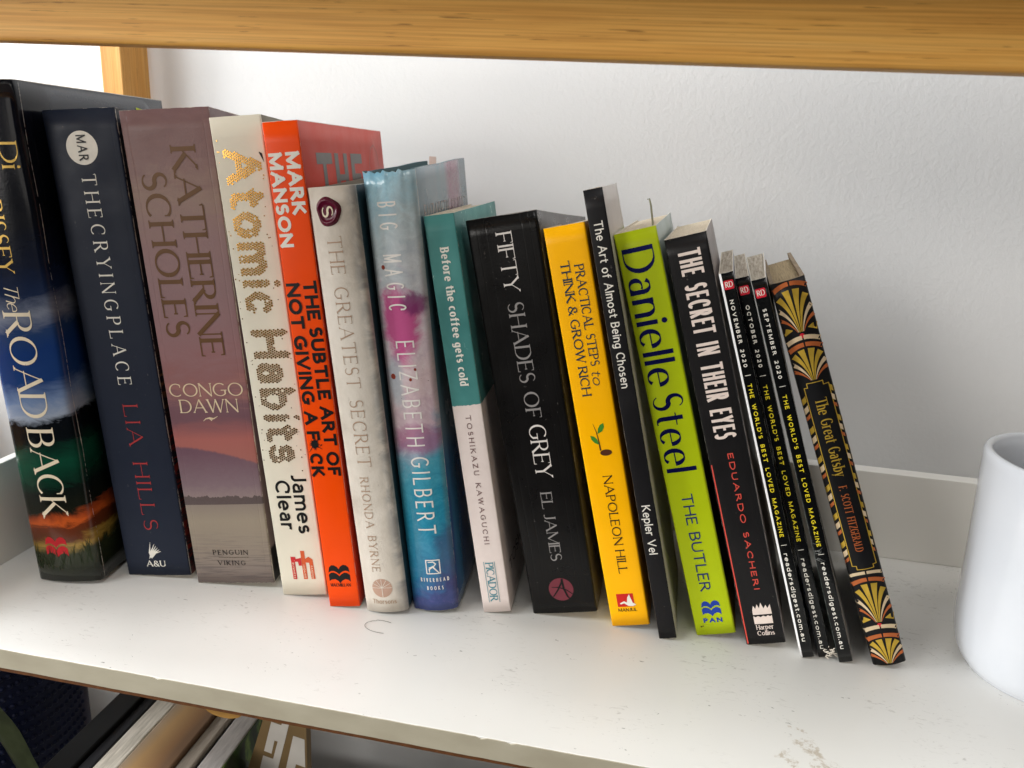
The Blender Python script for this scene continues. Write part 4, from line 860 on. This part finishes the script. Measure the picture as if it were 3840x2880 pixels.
# ------------------------------------------------------------------ loose things on and in the shelf
# bookmark tabs
bmk = box('bookmark', (-119, 395, 200), (-115.4, 395.4, 220.3), plain('pink_card', (196, 176, 168), .7)); tag(bmk, 'small pale pink bookmark tab sticking out of the cloud jacketed book', 'bookmark')
def tube(name, pts, r, mat, n=7):
    V = []; F = []
    for j, p in enumerate(pts):
        a = Vector(pts[max(0, j - 1)]); c = Vector(pts[min(len(pts) - 1, j + 1)]); d = (c - a).normalized(); s_ = d.orthogonal().normalized(); t_ = d.cross(s_)
        for q in range(n): g = 2 * math.pi * q / n; V.append(tuple(Vector(p) + (s_ * math.cos(g) + t_ * math.sin(g)) * (r if not isinstance(r, (list, tuple)) else r[j])))
    for j in range(len(pts) - 1):
        for q in range(n): F.append((j * n + q, j * n + (q + 1) % n, (j + 1) * n + (q + 1) % n, (j + 1) * n + q))
    return mesh(name, V, F, mat, None, True)
rib = tube('ribbon_marker', [(-2.6, 372, 180), (-4.2, 372, 196), (-5.8, 371.5, 204), (-6.9, 371, 207.2), (-7.8, 371, 206.8)], [.5, .5, .45, .4, .3], plain('sage_thread', (150, 150, 128), .8)); tag(rib, 'thin greenish ribbon end curling up from the lime green paperback', 'bookmark')
hair = tube('hair_strand', [(-113 + 9 * math.cos(a) * 1.0 - (2 if a < 2 else 0), 314 + 5.0 * math.sin(a), .25) for a in [1.0 + .22 * q for q in range(19)]], .09, plain('dark_hair', (70, 60, 54), .5), 5)
tag(hair, 'single curved hair lying on the shelf below the off-white hardback', 'hair')

# white ceramic mug
R = [(0, 0.0), (28.5, 0.0), (30.2, .0), (30.6, .9), (31.2, 1.6), (33.4, 4.2), (35.2, 8.4), (36.6, 14), (37.6, 21), (38.1, 30), (38.4, 42), (38.9, 58), (39.8, 76), (40.7, 94), (41.1, 102), (41.2, 104.6), (40.6, 106.2), (39.4, 106.7), (38.0, 106.3), (37.3, 105.0), (37.0, 100), (36.2, 80), (35.0, 50), (34.2, 25), (31, 10), (24, 6), (0, 5.6)]
V = []; F = []; n = 96
for r_, z in R:
    for q in range(n): V.append((195.6 + max(r_, .01) * math.cos(2 * math.pi * q / n), 361.5 + max(r_, .01) * math.sin(2 * math.pi * q / n), z + .05))
for j in range(len(R) - 1):
    for q in range(n): F.append((j * n + q, j * n + (q + 1) % n, (j + 1) * n + (q + 1) % n, (j + 1) * n + q))
t = NT('white_glaze'); t.set(Base_Color=t.ramp(t.noise(t.obj(), 30., 3), [(.3, (206, 210, 216)), (.7, (212, 215, 220))]), Roughness=.16); t.set(Coat_Weight=.7, Coat_Roughness=.06); t.bump(t.noise(t.obj(), 45., 3), .08, .001)
mug = mesh('ceramic_mug', V, F, t.m, None, True); tag(mug, 'glossy white ceramic mug at the right edge beside the leaning books', 'mug')

# ------------------------------------------------------------------ under the shelf
# ribbed dark blue roller with small bumps
rol = empty('foam_roller', (-399, 352, -256)); tag(rol, 'dark navy studded roller standing on the lower shelf at bottom left', 'roller')
V = []; F = []; n = 64; RR = 62; bm_ = bmesh.new()
bmesh.ops.create_cone(bm_, cap_ends=True, segments=n, radius1=RR * MM, radius2=RR * MM, depth=.236)
for v in bm_.verts: v.co += Vector((0, 0, .118))
me = bpy.data.meshes.new('roller_body'); bm_.to_mesh(me); bm_.free()
for p in me.polygons: p.use_smooth = len(p.vertices) == 4
M_ROL = plain('navy_rubber', (18, 26, 58), .5, .15, 120., .1)
link('roller_body', me, M_ROL, rol)
V = []; F = []
for ja in range(34):
    for jz in range(26):
        a = -math.pi * .60 + ja * .068; z = 60 + jz * 6.8
        c = Vector((RR * math.cos(a), RR * math.sin(a), z)); nr_ = Vector((math.cos(a), math.sin(a), 0)); tg = Vector((-math.sin(a), math.cos(a), 0)); bb = len(V)
        for r_, hh in ((1.75, -.1), (1.4, .9), (.65, 1.5)):
            for q in range(6): g = q * math.pi / 3; V.append(tuple(c + nr_ * hh + (tg * math.cos(g) + Vector((0, 0, 1)) * math.sin(g)) * r_))
        for l in range(2):
            for q in range(6): F.append((bb + l * 6 + q, bb + l * 6 + (q + 1) % 6, bb + (l + 1) * 6 + (q + 1) % 6, bb + (l + 1) * 6 + q))
        F.append(tuple(bb + 12 + q for q in range(6)))
st_o = mesh('studs', V, F, M_ROL, rol, True)
if st_o: st_o['kind'] = 'stuff'
# upright files and magazines
def upright(name, x0, x1, top, mat, label, cat='magazine', y0=262, y1=340, dx=0, bevel=.8):
    o = box(name, (x0, y0, -255.6), (x1, y1, top), mat, None, bevel); tag(o, label, cat, None); return o
M_STRIPE = m_pages('white_page_stack', ((170, 162, 148), (224, 216, 202)), 700.)
upright('binder', -264, -250.4, -69, plain('black_binder', (9, 9, 10), .5), 'black binder standing next to the navy roller on the lower shelf', 'binder', 258)
upright('slim_folder', -249.8, -243.4, -71, plain('charcoal_card', (34, 34, 37), .6), 'slim charcoal folder right of the black binder on the lower shelf', 'folder', 260)
upright('white_magazine', -242.6, -231.4, -70.5, M_STRIPE, 'thick white magazine between the charcoal folder and tan file on the lower shelf')
tt = NT('tan_card'); to = tt.n('SeparateXYZ', {0: tt.obj()}); tt.set(Base_Color=tt.ramp(tt.math('ADD', tt.math('MULTIPLY_ADD', to, 1000. / 24, 230.8 / 24), tt.math('MULTIPLY', tt.noise(tt.obj(), 20., 3), .3)), [(.1, (150, 136, 120)), (.45, (172, 136, 90)), (.85, (140, 104, 70)), (1, (120, 92, 68))]), Roughness=.5); M_TAN = tt.m
upright('tan_file', -230.8, -206.8, -70, M_TAN, 'wide tan cardboard file on the lower shelf', 'file')
upright('grey_magazine', -206.2, -198.6, -72, m_pages('grey_page_stack', ((140, 130, 118), (168, 156, 142)), 500.), 'grey brown magazine right of the tan file on the lower shelf')
upright('navy_folder', -198.0, -195.2, -74, plain('navy_card', (18, 24, 34), .5), 'thin dark navy folder on the lower shelf', 'folder')
gm = upright('white_magazine', -194.6, -183.2, -70, m_pages('pale_page_stack', ((150, 144, 140), (186, 180, 176)), 400.), 'white magazine with a green leafy cover on the lower shelf', y1=330)
t = NT('leafy_cover_print'); o_ = t.obj(); t.set(Base_Color=t.ramp(t.noise(t.map(o_, (1, 1, .6)), 60., 4, .6, 1.5), [(.36, (16, 22, 14)), (.52, (46, 74, 20)), (.62, (120, 150, 50)), (.7, (60, 96, 24))]), Roughness=.35)
fc = box('front_cover', (-183.15, 262.5, -255.2), (-182.7, 329.5, -70.4), t.m); fc.parent = gm; fc.matrix_parent_inverse = gm.matrix_world.inverted()
# patterned gift box
gb = empty('magazine_file', (-165, 300, -255.5)); tag(gb, 'gold and white stepped pattern magazine file beside the leafy magazine on the lower shelf', 'magazine file')
PF = [(1, 223), (17.6, 223), (17.6, 0), (-17, 0), (-17, 163)]
V = [(x, y, z) for y in (0, 5) for x, z in PF]
o = mesh('file_side', V, [(4, 3, 2, 1, 0), (5, 6, 7, 8, 9)] + [(i, (i + 1) % 5, 5 + (i + 1) % 5, 5 + i) for i in range(5)], plain('dull_gold_card', (122, 100, 68), .5, .1, 40.), gb)
i = Ink(lambda x, z, off: (x, -off, z))
for q in range(4):
    z = 205 - q * 21.5; x0 = -1.0 - q * 5.2
    P = [(x0, z - 4), (x0 + 5.4, z - 5), (x0 + 9.0, z + 9.0), (x0 + 12.4, z + 8.4), (x0 + 6.6, z - 16), (x0 + 1.4, z - 15), (x0 - .6, z - 23.5), (x0 - 4.6, z - 22.6)]
    i.fill([(min(max(p[0], -16.6 if p[1] < 163 else -13), 17.2), p[1]) for p in P])
    P = [(x0 + 11.6, z - 10), (x0 + 17.6, z - 11), (x0 + 17.6, z - 28), (x0 + 12.6, z - 27), (x0 + 10.8, z - 35), (x0 + 6.4, z - 34)]
    i.fill([(min(max(p[0], -16.6), 17.2), p[1]) for p in P])
i.done('stepped_pattern', plain('chalk_white_print', (196, 190, 182), .6), gb)
# plant leaf in the corner
lp = empty('potted_plant', (-345, 250, -255)); tag(lp, 'green plant leaf reaching in at the bottom left corner', 'plant')
def leaf(name, base, tip, width, sag, mat, tw):
    A_, B_ = Vector(base), Vector(tip); ax = (B_ - A_); ln = ax.length; ax.normalize(); sd = ax.cross(Vector(tw)).normalized(); up = sd.cross(ax); V = []; F = []; nl = 20
    for j in range(nl + 1):
        t_ = j / nl; w_ = width * math.sin(math.pi * min(1, t_ * .92 + .06)) ** .8 * (1 - t_ * .15); c = A_ + ax * ln * t_ + up * sag * 4 * t_ * (1 - t_)
        for q in range(-4, 5): f = q / 4; V.append(tuple(c + sd * w_ * f + up * (abs(f) * w_ * .34 + .4 * math.sin(j * 1.3) * abs(f))))
    for j in range(nl):
        for q in range(8): a = j * 9 + q; F.append((a, a + 1, a + 10, a + 9))
    return mesh(name, V, F, mat, lp, True)
tl = NT('leaf_green'); ol = tl.obj(); tl.set(Base_Color=tl.ramp(tl.noise(tl.map(ol, (30, 160, 160)), 1., 3), [(.3, (62, 74, 46)), (.7, (88, 98, 66))]), Roughness=.4)
lp.location = (0, 0, 0)
LF = leaf('leaf', (-335, 262, -4), (-241, 246, -101), 13, 5, tl.m, (0, .6, 1))
LG = leaf('leaf', (-306, 250, -56), (-246, 250, -101), 7, 3, tl.m, (0, .8, 1))
tube_s = tube('stem', [(-335, 262, -4), (-356, 268, -40), (-372, 276, -160), (-376, 280, -255)], 1.6, tl.m); tube_s.parent = lp
lp.location = (0, 0, 0)
